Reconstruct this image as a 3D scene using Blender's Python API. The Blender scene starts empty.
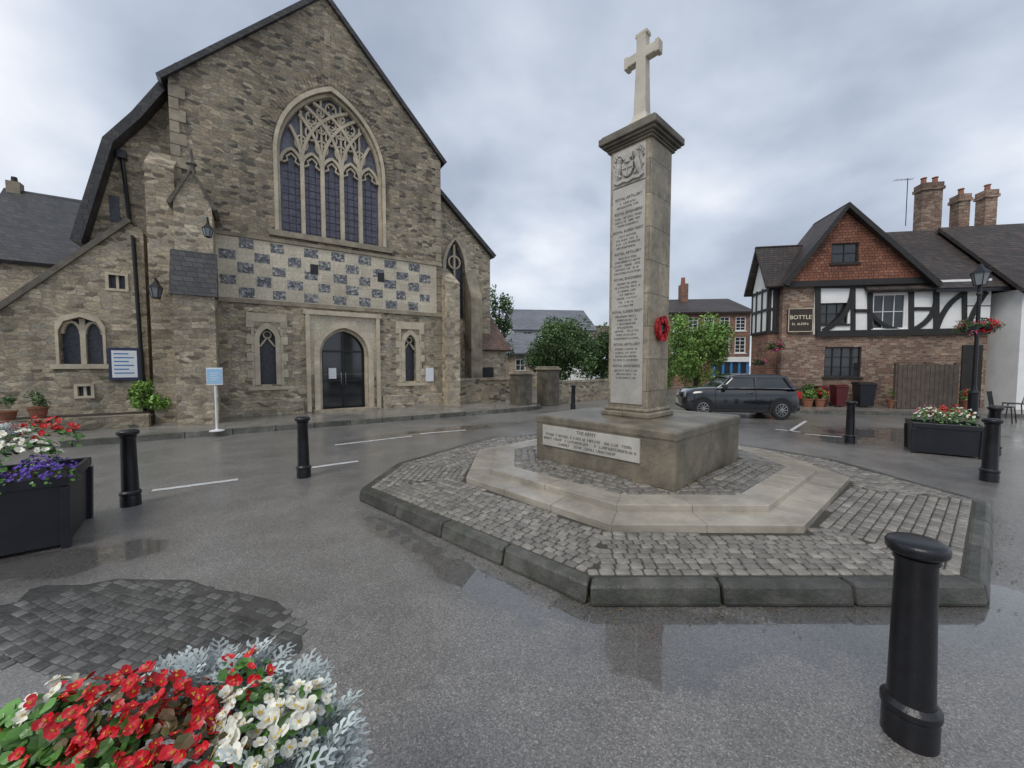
import bpy, bmesh, math, random
from math import sin, cos, pi, radians, sqrt, atan2, acos
from mathutils import Vector, Matrix, geometry
RN=random.Random(11)
SC=bpy.context.scene; COL=SC.collection
CAMH=1.6; F=390.0; PIT=math.atan(19/390.0); cp,sp=cos(PIT),sin(PIT)
def ray(u,v):
    du=(384-v)/F
    return Vector(((u-512)/F, cp+du*sp, -sp+du*cp))
def G(u,v,z=0.0):
    d=ray(u,v); t=(z-CAMH)/d.z
    return Vector((d.x*t,d.y*t,z))
def AT(u,v,Y):
    d=ray(u,v); t=Y/d.y
    return Vector((d.x*t,Y,CAMH+d.z*t))
# ---------------- materials
def nd(nt,t,ins={},**pr):
    n=nt.nodes.new(t)
    for k,v in pr.items(): setattr(n,k,v)
    for k,v in ins.items():
        s=n.inputs[k]
        if isinstance(v,bpy.types.NodeSocket): nt.links.new(v,s)
        else: s.default_value=v
    return n
def c4(c): return (c[0],c[1],c[2],1)
def mix(nt,f,a,b,mode='MIX'):
    return nd(nt,'ShaderNodeMixRGB',{'Fac':f,'Color1':a if isinstance(a,bpy.types.NodeSocket) else c4(a),'Color2':b if isinstance(b,bpy.types.NodeSocket) else c4(b)},blend_type=mode).outputs[0]
def mth(nt,op,a,b=0.0,c=0.0,clamp=False):
    n=nd(nt,'ShaderNodeMath',{0:a,1:b,2:c},operation=op); n.use_clamp=clamp
    return n.outputs[0]
def ramp(nt,f,stops,interp='LINEAR'):
    n=nd(nt,'ShaderNodeValToRGB',{'Fac':f}); cr=n.color_ramp; cr.interpolation=interp
    while len(cr.elements)<len(stops): cr.elements.new(0.5)
    for e,(p,c) in zip(cr.elements,stops):
        e.position=p; e.color=c4(c) if not isinstance(c,(int,float)) else (c,c,c,1)
    return n.outputs[0]
def newmat(name):
    m=bpy.data.materials.new(name); m.use_nodes=True; nt=m.node_tree
    return m,nt,nt.nodes['Principled BSDF']
def link(nt,a,b): nt.links.new(a,b)
def M(name,c1,c2=None,rough=.7,scale=5,bump=.15,bscale=60,metal=0,spec=.5,shade=False,coat=0,stain=0,trans=0):
    m,nt,b=newmat(name)
    tc=nd(nt,'ShaderNodeTexCoord').outputs['Object']
    if c2 is None: c2=tuple(x*.75 for x in c1)
    n1=nd(nt,'ShaderNodeTexNoise',{'Vector':tc,'Scale':scale,'Detail':6,'Roughness':.65}).outputs[0]
    f=ramp(nt,n1,[(.35,0.0),(.65,1.0)])
    col=mix(nt,f,c1,c2)
    if stain:
        n3=nd(nt,'ShaderNodeTexNoise',{'Vector':tc,'Scale':scale*.3,'Detail':8,'Roughness':.7,'Distortion':.6}).outputs[0]
        col=mix(nt,1.0,col,ramp(nt,n3,[(.35,1-stain),(.6,1.0)]),'MULTIPLY')
    if shade:
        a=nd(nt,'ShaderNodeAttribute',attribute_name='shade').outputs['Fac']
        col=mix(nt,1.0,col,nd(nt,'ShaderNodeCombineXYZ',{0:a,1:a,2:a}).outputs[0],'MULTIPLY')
    link(nt,col,b.inputs['Base Color'])
    b.inputs['Roughness'].default_value=rough; b.inputs['Metallic'].default_value=metal
    b.inputs['Specular IOR Level'].default_value=spec; b.inputs['Coat Weight'].default_value=coat
    if coat: b.inputs['Coat Roughness'].default_value=.05
    if bump:
        n2=nd(nt,'ShaderNodeTexNoise',{'Vector':tc,'Scale':bscale,'Detail':5,'Roughness':.6}).outputs[0]
        link(nt,nd(nt,'ShaderNodeBump',{'Height':n2,'Strength':bump,'Distance':.02}).outputs[0],b.inputs['Normal'])
    return m
def WALL(name,stones,mortar,bw=.28,bh=.13,ms=.012,warp=.05,rough=.85,bump=.6,axis='xy',stain=.35,smooth=.3,offs=.5,stain_scale=.5,dist=.02):
    m,nt,b=newmat(name)
    tc=nd(nt,'ShaderNodeTexCoord').outputs['Object']
    s=nd(nt,'ShaderNodeSeparateXYZ',{0:tc})
    h=mth(nt,'ADD',s.outputs[0],s.outputs[1])
    vec=nd(nt,'ShaderNodeCombineXYZ',{0:h,1:s.outputs[2],2:0.0}).outputs[0]
    if warp:
        wn=nd(nt,'ShaderNodeTexNoise',{'Vector':tc,'Scale':2.6,'Detail':3}).outputs['Color']
        w=nd(nt,'ShaderNodeVectorMath',{0:wn,1:(.5,.5,.5)},operation='SUBTRACT').outputs[0]
        w=nd(nt,'ShaderNodeVectorMath',{0:w,1:(warp*2,warp*2,0)},operation='MULTIPLY').outputs[0]
        vec2=nd(nt,'ShaderNodeVectorMath',{0:vec,1:w},operation='ADD').outputs[0]
    else: vec2=vec
    br=nd(nt,'ShaderNodeTexBrick',{'Vector':vec2,'Color1':(0,0,0,1),'Color2':(1,1,1,1),'Mortar':(.5,.5,.5,1),'Scale':1.0,'Mortar Size':ms,'Mortar Smooth':smooth,'Bias':0.0,'Brick Width':bw,'Row Height':bh})
    br.offset=offs; br.squash=.65; br.squash_frequency=3
    n=len(stones)
    col=ramp(nt,br.outputs['Color'],[((i+.5)/n,c) for i,c in enumerate(stones)])
    fine=nd(nt,'ShaderNodeTexNoise',{'Vector':tc,'Scale':18.0,'Detail':6,'Roughness':.7}).outputs[0]
    col=mix(nt,1.0,col,ramp(nt,fine,[(.3,.65),(.7,1.25)]),'MULTIPLY')
    col=mix(nt,br.outputs['Fac'],col,mortar)
    st=nd(nt,'ShaderNodeTexNoise',{'Vector':tc,'Scale':stain_scale,'Detail':8,'Roughness':.65,'Distortion':.4}).outputs[0]
    col=mix(nt,1.0,col,ramp(nt,st,[(.35,1-stain),(.6,1.05)]),'MULTIPLY')
    link(nt,col,b.inputs['Base Color']); b.inputs['Roughness'].default_value=rough
    hgt=mth(nt,'SUBTRACT',mth(nt,'MULTIPLY_ADD',fine,.5,mth(nt,'MULTIPLY',br.outputs['Color'],.4)),br.outputs['Fac'])
    link(nt,nd(nt,'ShaderNodeBump',{'Height':hgt,'Strength':bump,'Distance':dist}).outputs[0],b.inputs['Normal'])
    return m
def RUBBLE(name,stones,mortar,sx=4.0,sz=8.0,mw=.07,stain=.35,bump=.8):
    m,nt,b=newmat(name)
    tc=nd(nt,'ShaderNodeTexCoord').outputs['Object']
    s=nd(nt,'ShaderNodeSeparateXYZ',{0:tc}); h=mth(nt,'ADD',s.outputs[0],s.outputs[1])
    wn=nd(nt,'ShaderNodeTexNoise',{'Vector':tc,'Scale':3.0,'Detail':4})
    ws=nd(nt,'ShaderNodeSeparateXYZ',{0:wn.outputs['Color']})
    wz=mth(nt,'MULTIPLY_ADD',ws.outputs[0],.12,mth(nt,'ADD',s.outputs[2],-.06))
    wx=mth(nt,'MULTIPLY_ADD',ws.outputs[1],.16,mth(nt,'ADD',h,-.08))
    vec=nd(nt,'ShaderNodeCombineXYZ',{0:mth(nt,'MULTIPLY',wx,sx),1:mth(nt,'MULTIPLY',wz,sz),2:0.0}).outputs[0]
    v1=nd(nt,'ShaderNodeTexVoronoi',{'Vector':vec,'Scale':1.0,'Randomness':.85},voronoi_dimensions='2D',distance='CHEBYCHEV')
    v2=nd(nt,'ShaderNodeTexVoronoi',{'Vector':vec,'Scale':1.0,'Randomness':.85},voronoi_dimensions='2D',distance='CHEBYCHEV',feature='F2')
    gap=mth(nt,'SUBTRACT',v2.outputs['Distance'],v1.outputs['Distance'])
    mort=ramp(nt,gap,[(mw*.5,1.0),(mw*1.5,0.0)])
    cs=nd(nt,'ShaderNodeSeparateXYZ',{0:v1.outputs['Color']})
    n=len(stones)
    col=ramp(nt,cs.outputs[0],[((i+.5)/n,c) for i,c in enumerate(stones)])
    fine=nd(nt,'ShaderNodeTexNoise',{'Vector':tc,'Scale':16.0,'Detail':7,'Roughness':.72}).outputs[0]
    col=mix(nt,1.0,col,ramp(nt,fine,[(.3,.6),(.7,1.32)]),'MULTIPLY')
    col=mix(nt,mort,col,mortar)
    st=nd(nt,'ShaderNodeTexNoise',{'Vector':tc,'Scale':.45,'Detail':8,'Roughness':.65,'Distortion':.4}).outputs[0]
    col=mix(nt,1.0,col,ramp(nt,st,[(.33,1-stain),(.6,1.08)]),'MULTIPLY')
    st2=nd(nt,'ShaderNodeTexNoise',{'Vector':nd(nt,'ShaderNodeVectorMath',{0:tc,1:(2.2,2.2,.25)},operation='MULTIPLY').outputs[0],'Scale':1.0,'Detail':5,'Roughness':.6}).outputs[0]
    col=mix(nt,1.0,col,ramp(nt,st2,[(.35,.78),(.55,1.0)]),'MULTIPLY')
    link(nt,col,b.inputs['Base Color']); b.inputs['Roughness'].default_value=.85
    hgt=mth(nt,'SUBTRACT',mth(nt,'MULTIPLY_ADD',fine,.6,mth(nt,'MULTIPLY',cs.outputs[1],.6)),mort)
    link(nt,nd(nt,'ShaderNodeBump',{'Height':hgt,'Strength':bump,'Distance':.022}).outputs[0],b.inputs['Normal'])
    return m
m_rub=RUBBLE('rubble_stone',[(.12,.105,.083),(.37,.30,.20),(.25,.215,.16),(.52,.44,.31),(.18,.155,.12),(.46,.375,.255),(.31,.27,.21)],(.35,.31,.24),5.0,10.5,.06,.36)
m_rub2=RUBBLE('pale_rubble_stone',[(.22,.185,.135),(.58,.48,.33),(.38,.32,.235),(.68,.59,.43),(.28,.24,.18),(.54,.44,.305),(.42,.37,.30)],(.50,.44,.34),5.0,10.5,.06,.3)
m_ash=WALL('cream_ashlar',[(.62,.55,.42),(.68,.61,.48),(.57,.50,.38),(.65,.58,.45)],(.45,.40,.31),.42,.34,.005,.0,stain=.25,bump=.2)
m_trim=M('cream_stone_trim',(.66,.58,.44),(.52,.45,.33),.8,4,.3,40,stain=.3)
m_dress=M('weathered_dressed_stone',(.46,.395,.29),(.29,.245,.185),.85,3,.3,40,stain=.45)
m_cap=M('dark_weathered_capstone',(.20,.172,.13),(.10,.09,.07),.6,4,.35,40,stain=.5)
m_cross=M('cream_cross_stone',(.66,.61,.51),(.55,.50,.41),.7,4,.15,60,stain=.2)
m_slate=WALL('dark_slate',[(.035,.037,.042),(.06,.06,.065),(.045,.042,.045),(.075,.07,.068)],(.015,.015,.016),.22,.13,.008,.01,rough=.45,bump=.5,stain=.3)
m_tile=WALL('clay_tile_roof',[(.055,.045,.04),(.078,.06,.052),(.042,.038,.037),(.10,.07,.058)],(.016,.014,.012),.17,.10,.008,.01,rough=.6,bump=.7,stain=.4)
m_tileb=WALL('brown_tile_roof',[(.16,.095,.07),(.22,.13,.09),(.13,.085,.065),(.25,.15,.10)],(.04,.03,.025),.17,.10,.008,.01,rough=.6,bump=.6,stain=.4)
m_brick=WALL('red_brick',[(.27,.105,.065),(.35,.15,.095),(.21,.09,.06),(.40,.19,.12),(.15,.08,.06)],(.3,.26,.2),.215,.075,.008,.006,bump=.5,stain=.35)
m_brick2=WALL('brown_brick',[(.22,.125,.09),(.30,.17,.12),(.16,.10,.075),(.36,.23,.165),(.40,.31,.23)],(.32,.27,.21),.215,.075,.008,.012,bump=.5,stain=.45)
m_tileh=WALL('red_hung_tile',[(.25,.095,.055),(.31,.12,.07),(.19,.078,.05),(.35,.155,.095)],(.07,.035,.025),.16,.10,.009,.004,bump=.8,stain=.4)
m_white=M('white_render',(.88,.88,.86),(.79,.79,.77),.8,2,.1,60,stain=.1)
m_wpaint=M('white_paint',(.82,.82,.80),(.74,.74,.72),.45,4,.03)
m_timber=M('black_timber',(.014,.013,.012),(.026,.024,.022),.6,8,.3,50)
m_iron=M('black_cast_iron',(.006,.006,.008),(.012,.012,.015),.28,12,.14,70,spec=.5)
m_lead=M('leaded_glass',(.06,.065,.085),(.025,.027,.035),.25,14,.5,30)
m_bglass=M('mauve_leaded_glass',(.15,.145,.20),(.075,.075,.105),.3,9,.4,30)
m_tglass=M('pale_leaded_glass',(.20,.21,.26),(.09,.095,.12),.3,11,.4,40)
m_glass=M('window_glass',(.02,.023,.026),(.04,.045,.05),.07,2,.02,5,spec=.8)
m_port=M('portland_stone',(.54,.51,.455),(.41,.385,.345),.7,3,.15,60,stain=.25)
m_engr=M('engraved_letters',(.10,.09,.08),(.16,.15,.13),.9,20,0)
m_sand=WALL('memorial_sandstone',[(.36,.30,.21),(.43,.36,.25),(.29,.245,.18),(.39,.33,.235)],(.14,.12,.095),.75,.42,.006,.0,rough=.5,bump=.25,stain=.5,stain_scale=1.4)
m_plin=M('wet_plinth_stone',(.28,.24,.175),(.14,.12,.09),.35,3,.35,35,stain=.6)
m_step=M('worn_step_stone',(.50,.45,.37),(.35,.315,.26),.2,3,.2,30,stain=.35)
m_sett=M('granite_setts',(.27,.248,.215),(.155,.143,.125),.27,9,.3,50,shade=True)
m_settd=M('old_worn_setts',(.085,.082,.076),(.05,.049,.045),.16,7,.4,40,shade=True)
m_bed=M('sett_joints',(.045,.043,.033),(.065,.06,.046),.8,10,.4,60)
m_kerb=M('kerb_granite',(.125,.12,.106),(.055,.058,.043),.3,5,.5,40,shade=True,stain=.5)
m_line=M('road_paint',(.75,.75,.73),(.42,.42,.41),.4,9,.1)
m_wood=M('grey_brown_wood',(.13,.10,.078),(.07,.057,.046),.75,5,.3,30)
m_bark=M('bark',(.07,.055,.04),(.04,.032,.025),.9,8,.5,20)
m_leafd=M('dark_leaf',(.10,.18,.05),(.055,.105,.034),.5,1.5,0,shade=True)
m_leafm=M('mid_leaf',(.22,.37,.07),(.12,.23,.05),.5,1.5,0,shade=True)
m_leafg=M('glossy_green_leaf',(.11,.26,.05),(.07,.16,.03),.3,20,.1,80,shade=True)
m_bronze=M('bronze_leaf',(.13,.065,.03),(.07,.10,.028),.3,20,.1,80,shade=True)
m_red=M('red_petal',(.74,.008,.018),(.52,.004,.012),.4,25,.1,90,shade=True)
m_wpet=M('white_petal',(.88,.87,.76),(.82,.81,.66),.45,25,.08,90,shade=True)
m_purp=M('purple_petal',(.12,.05,.48),(.08,.035,.32),.5,25,.05,90,shade=True)
m_pink=M('pink_petal',(.7,.1,.28),(.5,.06,.15),.5,25,.05,90,shade=True)
m_silv=M('silver_leaf',(.60,.66,.64),(.46,.53,.52),.75,30,.3,140,shade=True)
m_yel=M('yellow_stamen',(.75,.5,.03),(.6,.35,.02),.6,30,0)
m_soil=M('soil',(.03,.022,.016),(.05,.038,.028),.95,20,.8,40)
m_plast=M('black_planter_plastic',(.008,.009,.014),(.014,.015,.022),.35,6,.08,60)
m_paper=M('paper',(.8,.82,.84),(.72,.74,.78),.5,10,0)
m_blue=M('blue_print',(.05,.22,.5),(.04,.18,.42),.5,10,0)
m_bblue=M('blue_frame',(.02,.035,.09),(.02,.03,.07),.4,10,.05)
m_carp=M('black_car_paint',(.007,.009,.013),(.009,.011,.016),.18,3,0,coat=1)
m_tyre=M('tyre_rubber',(.012,.012,.012),(.02,.02,.02),.8,10,.2)
m_rim=M('alloy_rim',(.4,.4,.41),(.3,.3,.31),.3,10,0,metal=.8)
m_chrome=M('chrome',(.6,.6,.6),(.5,.5,.5),.12,10,0,metal=1)
m_tail=M('tail_light',(.45,.01,.01),(.35,.01,.01),.15,10,0)
m_terra=M('terracotta',(.32,.13,.075),(.24,.1,.06),.8,8,.2)
m_binr=M('dark_red_bin',(.10,.012,.014),(.08,.01,.012),.4,6,0)
m_wick=M('poppy_red',(.55,.008,.012),(.38,.006,.008),.6,60,.3,90,shade=True)
m_green=M('grass_tuft_leaf',(.10,.18,.04),(.16,.14,.045),.6,10,0,shade=True)
m_litter=M('fallen_leaf',(.20,.12,.05),(.10,.07,.03),.6,10,0,shade=True)
def asphalt():
    m,nt,b=newmat('wet_asphalt')
    tc=nd(nt,'ShaderNodeTexCoord').outputs['Object']
    big=nd(nt,'ShaderNodeTexNoise',{'Vector':tc,'Scale':.45,'Detail':6,'Roughness':.6,'Distortion':.5}).outputs[0]
    mid=nd(nt,'ShaderNodeTexNoise',{'Vector':tc,'Scale':2.2,'Detail':9,'Roughness':.7}).outputs[0]
    agg=nd(nt,'ShaderNodeTexVoronoi',{'Vector':tc,'Scale':150.0}).outputs['Color']
    ag=nd(nt,'ShaderNodeSeparateXYZ',{0:agg}).outputs[0]
    fin=nd(nt,'ShaderNodeTexNoise',{'Vector':tc,'Scale':170.0,'Detail':4,'Roughness':.8}).outputs[0]
    col=ramp(nt,ag,[(.0,(.12,.113,.104)),(.5,(.215,.203,.187)),(.9,(.285,.27,.247)),(1.0,(.43,.41,.375))])
    col=mix(nt,1.0,col,ramp(nt,mid,[(.3,.76),(.7,1.12)]),'MULTIPLY')
    wob=nd(nt,'ShaderNodeTexNoise',{'Vector':tc,'Scale':1.7,'Detail':5,'Roughness':.6}).outputs[0]
    def blob(c,sx,sy,rot):
        mp=nd(nt,'ShaderNodeMapping',{'Vector':tc},vector_type='TEXTURE')
        mp.inputs['Location'].default_value=(c[0],c[1],0); mp.inputs['Rotation'].default_value=(0,0,rot); mp.inputs['Scale'].default_value=(sx,sy,1)
        ln=nd(nt,'ShaderNodeVectorMath',{0:mp.outputs[0]},operation='LENGTH').outputs['Value']
        return mth(nt,'SUBTRACT',1.0,ln,clamp=True)
    bl=None
    for (u,v,sx,sy,rt) in [(700,640,1.4,.45,0),(870,624,1.2,.45,0),(600,615,.6,.32,-.3),(965,600,.8,.6,.6),(480,585,1.0,.26,-.75),(900,437,3.2,1.6,0),(400,535,.9,.2,-.75),(450,430,2.5,.5,.6),(60,560,1.0,.5,.2)]:
        g=G(u,v); x=blob(g,sx,sy,rt)
        bl=x if bl is None else mth(nt,'MAXIMUM',bl,x)
    pud=mth(nt,'ADD',mth(nt,'MULTIPLY',bl,1.1),mth(nt,'MULTIPLY_ADD',wob,1.6,-.8))
    pmask=ramp(nt,pud,[(.38,0.0),(.47,1.0)])
    wet=ramp(nt,mth(nt,'ADD',mth(nt,'MULTIPLY',bl,.8),mth(nt,'MULTIPLY',big,.9)),[(.34,0.0),(.62,1.0)])
    col=mix(nt,wet,col,mix(nt,1.0,col,(.76,.76,.765),'MULTIPLY'))
    col=mix(nt,pmask,col,mix(nt,1.0,col,(.62,.62,.62),'MULTIPLY'))
    link(nt,col,b.inputs['Base Color'])
    r=mth(nt,'MULTIPLY_ADD',wet,-.14,.42)
    r=mth(nt,'ADD',r,mth(nt,'MULTIPLY_ADD',mid,.2,-.1))
    link(nt,r,b.inputs['Roughness']); b.inputs['Specular IOR Level'].default_value=.6
    cw_=mth(nt,'MAXIMUM',mth(nt,'MULTIPLY_ADD',wet,.6,.25),pmask)
    link(nt,cw_,b.inputs['Coat Weight'])
    cr_=mth(nt,'MULTIPLY',mth(nt,'MULTIPLY_ADD',mid,.22,.06),mth(nt,'MULTIPLY_ADD',pmask,-.95,1.0))
    link(nt,cr_,b.inputs['Coat Roughness']); b.inputs['Coat IOR'].default_value=1.65
    hh=mth(nt,'ADD',mth(nt,'MULTIPLY',ag,.6),fin)
    st=mth(nt,'MULTIPLY_ADD',pmask,-.34,.42)
    link(nt,nd(nt,'ShaderNodeBump',{'Height':hh,'Strength':st,'Distance':.005}).outputs[0],b.inputs['Normal'])
    st2=mth(nt,'MULTIPLY_ADD',pmask,-.10,.10)
    link(nt,nd(nt,'ShaderNodeBump',{'Height':hh,'Strength':st2,'Distance':.004}).outputs[0],b.inputs['Coat Normal'])
    return m
m_asph=asphalt()
m_pave=WALL('paving_slabs',[(.24,.228,.205),(.31,.29,.26),(.265,.25,.225)],(.09,.086,.078),.6,.45,.01,.0,rough=.24,bump=.3,stain=.35)
def flat_vec(m):
    nt=m.node_tree
    for n in list(nt.nodes):
        if n.type=='TEX_BRICK':
            tc=nd(nt,'ShaderNodeTexCoord').outputs['Object']
            link(nt,tc,n.inputs['Vector'])
flat_vec(m_pave)
# ---------------- mesh helpers
class MB:
    def __init__(s): s.V=[]; s.F=[]; s.C=[]; s.sh=1.0
    def v(s,p): s.V.append((p[0],p[1],p[2])); s.C.append(s.sh); return len(s.V)-1
    def box(s,x0,x1,y0,y1,z0,z1,M4=None):
        ps=[(x0,y0,z0),(x1,y0,z0),(x1,y1,z0),(x0,y1,z0),(x0,y0,z1),(x1,y0,z1),(x1,y1,z1),(x0,y1,z1)]
        if M4 is not None: ps=[M4@Vector(p) for p in ps]
        b=len(s.V)
        for p in ps: s.v(p)
        for f in [(0,3,2,1),(4,5,6,7),(0,1,5,4),(1,2,6,5),(2,3,7,6),(3,0,4,7)]: s.F.append(tuple(b+i for i in f))
        return s
    def prism(s,pts,off):
        b=len(s.V); n=len(pts); off=Vector(off)
        for p in pts: s.v(p)
        for p in pts: s.v(Vector(p)+off)
        s.F.append(tuple(b+i for i in range(n))[::-1]); s.F.append(tuple(b+n+i for i in range(n)))
        for i in range(n): j=(i+1)%n; s.F.append((b+i,b+j,b+n+j,b+n+i))
        return s
    def slab(s,a,b,c,d,t):
        a,b,c,d=map(Vector,(a,b,c,d)); n=(b-a).cross(d-a).normalized()
        if n.z<0: n=-n
        return s.prism([a,b,c,d],-n*t)
    def tube(s,pts,r,n=8,caps=True):
        pts=[Vector(p) for p in pts]; rs=r if isinstance(r,(list,tuple)) else [r]*len(pts)
        b0=len(s.V)
        for i,p in enumerate(pts):
            d=(pts[min(i+1,len(pts)-1)]-pts[max(i-1,0)]).normalized()
            up=Vector((0,0,1)) if abs(d.z)<.9 else Vector((1,0,0))
            x=d.cross(up).normalized(); y=x.cross(d)
            for k in range(n):
                a=2*pi*k/n; s.v(p+(x*cos(a)+y*sin(a))*rs[i])
        for i in range(len(pts)-1):
            for k in range(n):
                k2=(k+1)%n; s.F.append((b0+i*n+k,b0+i*n+k2,b0+(i+1)*n+k2,b0+(i+1)*n+k))
        if caps:
            s.F.append(tuple(b0+k for k in range(n))[::-1]); s.F.append(tuple(b0+(len(pts)-1)*n+k for k in range(n)))
        return s
    def lathe(s,prof,n=24,c=(0,0,0),ph=0):
        b=len(s.V)
        for r,z in prof:
            for k in range(n):
                a=2*pi*k/n+ph; s.v((c[0]+r*cos(a),c[1]+r*sin(a),c[2]+z))
        for i in range(len(prof)-1):
            for k in range(n):
                k2=(k+1)%n; s.F.append((b+i*n+k,b+i*n+k2,b+(i+1)*n+k2,b+(i+1)*n+k))
        s.F.append(tuple(b+k for k in range(n))[::-1]); s.F.append(tuple(b+(len(prof)-1)*n+k for k in range(n)))
        return s
    def ribbon(s,pts,w,y0,y1):
        n=len(pts); L=[];Rr=[]
        for i in range(n):
            a=pts[max(i-1,0)]; c=pts[min(i+1,n-1)]
            dx,dz=c[0]-a[0],c[1]-a[1]; l=sqrt(dx*dx+dz*dz) or 1
            nx,nz=-dz/l*w/2,dx/l*w/2
            L.append((pts[i][0]+nx,pts[i][1]+nz)); Rr.append((pts[i][0]-nx,pts[i][1]-nz))
        b=len(s.V)
        for i in range(n):
            s.v((L[i][0],y0,L[i][1])); s.v((Rr[i][0],y0,Rr[i][1])); s.v((Rr[i][0],y1,Rr[i][1])); s.v((L[i][0],y1,L[i][1]))
        for i in range(n-1):
            for k in range(4):
                k2=(k+1)%4; s.F.append((b+i*4+k,b+i*4+k2,b+i*4+4+k2,b+i*4+4+k))
        s.F.append((b,b+1,b+2,b+3)); e=b+(n-1)*4; s.F.append((e+3,e+2,e+1,e))
        return s
    def band(s,o1,o2,y0,y1):
        n=len(o1); b=len(s.V)
        for i in range(n):
            s.v((o1[i][0],y0,o1[i][1])); s.v((o2[i][0],y0,o2[i][1])); s.v((o2[i][0],y1,o2[i][1])); s.v((o1[i][0],y1,o1[i][1]))
        for i in range(n-1):
            for k in range(4):
                k2=(k+1)%4; s.F.append((b+i*4+k,b+i*4+k2,b+i*4+4+k2,b+i*4+4+k))
        s.F.append((b,b+1,b+2,b+3)); e=b+(n-1)*4; s.F.append((e+3,e+2,e+1,e))
        return s
    def wall(s,outline,holes,y,dep,thick=.3):
        loops=[[Vector((p[0],p[1],0)) for p in outline]]+[[Vector((p[0],p[1],0)) for p in h] for h in holes]
        tris=geometry.tessellate_polygon(loops)
        flat=[p for l in loops for p in l]; b=len(s.V)
        for p in flat: s.v((p.x,y,p.y))
        for t in tris: s.F.append(tuple(b+i for i in t))
        st=0
        for li,l in enumerate(loops):
            n=len(l); d=thick if li==0 else dep
            b2=len(s.V)
            for p in l: s.v((p.x,y+d,p.y))
            for i in range(n):
                j=(i+1)%n; s.F.append((b+st+i,b+st+j,b2+j,b2+i))
            st+=n
        return s
    def plate(s,outline,y,t=0.0):
        loops=[[Vector((p[0],p[1],0)) for p in outline]]
        b=len(s.V)
        for p in outline: s.v((p[0],y,p[1]))
        for tr in geometry.tessellate_polygon(loops): s.F.append(tuple(b+i for i in tr))
        return s
    def build(s,name,mat,parent=None,smooth=False,bevel=0,recalc=True,loc=None,rot=None):
        me=bpy.data.meshes.new(name); me.from_pydata(s.V,[],s.F); me.materials.append(mat)
        at=me.attributes.new('shade','FLOAT','POINT'); at.data.foreach_set('value',s.C)
        if recalc:
            bm=bmesh.new(); bm.from_mesh(me); bmesh.ops.recalc_face_normals(bm,faces=bm.faces); bm.to_mesh(me); bm.free()
        if smooth: me.polygons.foreach_set('use_smooth',[True]*len(me.polygons))
        o=bpy.data.objects.new(name,me); COL.objects.link(o)
        if parent: o.parent=parent
        if loc is not None: o.location=loc
        if rot is not None: o.rotation_euler=rot
        if bevel:
            b=o.modifiers.new('Bevel','BEVEL'); b.width=bevel; b.segments=2; b.limit_method='ANGLE'
        return o
def thing(name,label,cat,loc=(0,0,0),rotz=0,group=None):
    o=bpy.data.objects.new(name,None); COL.objects.link(o); o.location=loc; o.rotation_euler=(0,0,rotz); o.empty_display_size=.1
    o['label']=label; o['category']=cat
    if group: o['group']=group
    return o
def tag(o,label,cat,group=None):
    o['label']=label; o['category']=cat
    if group: o['group']=group
    return o
def struct(o): o['kind']='structure'; return o
def copy_tree(o,parent=None):
    c=o.copy(); COL.objects.link(c)
    if parent: c.parent=parent
    for ch in list(o.children): copy_tree(ch,c)
    return c
def text(name,s,size,mat,parent,loc,rot,ext=.002,align='CENTER'):
    cu=bpy.data.curves.new(name,'FONT'); cu.body=s; cu.size=size; cu.extrude=ext; cu.align_x=align; cu.align_y='CENTER'
    t=bpy.data.objects.new(name+'_c',cu); COL.objects.link(t)
    dg=bpy.context.evaluated_depsgraph_get(); me=bpy.data.meshes.new_from_object(t.evaluated_get(dg))
    bpy.data.objects.remove(t); me.materials.clear(); me.materials.append(mat); me.name=name
    o=bpy.data.objects.new(name,me); COL.objects.link(o); o.parent=parent; o.location=loc; o.rotation_euler=rot
    return o
def archpts(cx,hw,z0,zs,zt,n=10,base=True):
    h=zt-zs; Rr=(h*h+hw*hw)/(2*hw); c=cx-hw+Rr; ct=acos(max(-1,min(1,(cx-c)/Rr)))
    L=[(c+Rr*cos(pi+(ct-pi)*i/n), zs+Rr*sin(pi+(ct-pi)*i/n)) for i in range(n+1)]
    Rt=[(2*cx-x,z) for x,z in L[:-1]][::-1]
    return [(cx-hw,z0)]+L+Rt+[(cx+hw,z0)]
class Fr:
    def __init__(s,A,D):
        s.A=Vector(A); s.D=Vector(D).normalized(); s.N=Vector((-s.D.y,s.D.x)); s.rz=atan2(s.D.y,s.D.x)
    def P(s,u,v,off=0):
        d=ray(u,v); dn=Vector((d.x,d.y)).dot(s.N); t=(off+s.A.dot(s.N))/dn
        p=Vector((d.x*t,d.y*t)); return ((p-s.A).dot(s.D), CAMH+d.z*t)
    def W(s,x,y,z=0):
        p=s.A+s.D*x+s.N*y; return Vector((p.x,p.y,z))
    def loc(s): return (s.A.x,s.A.y,0)
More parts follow.
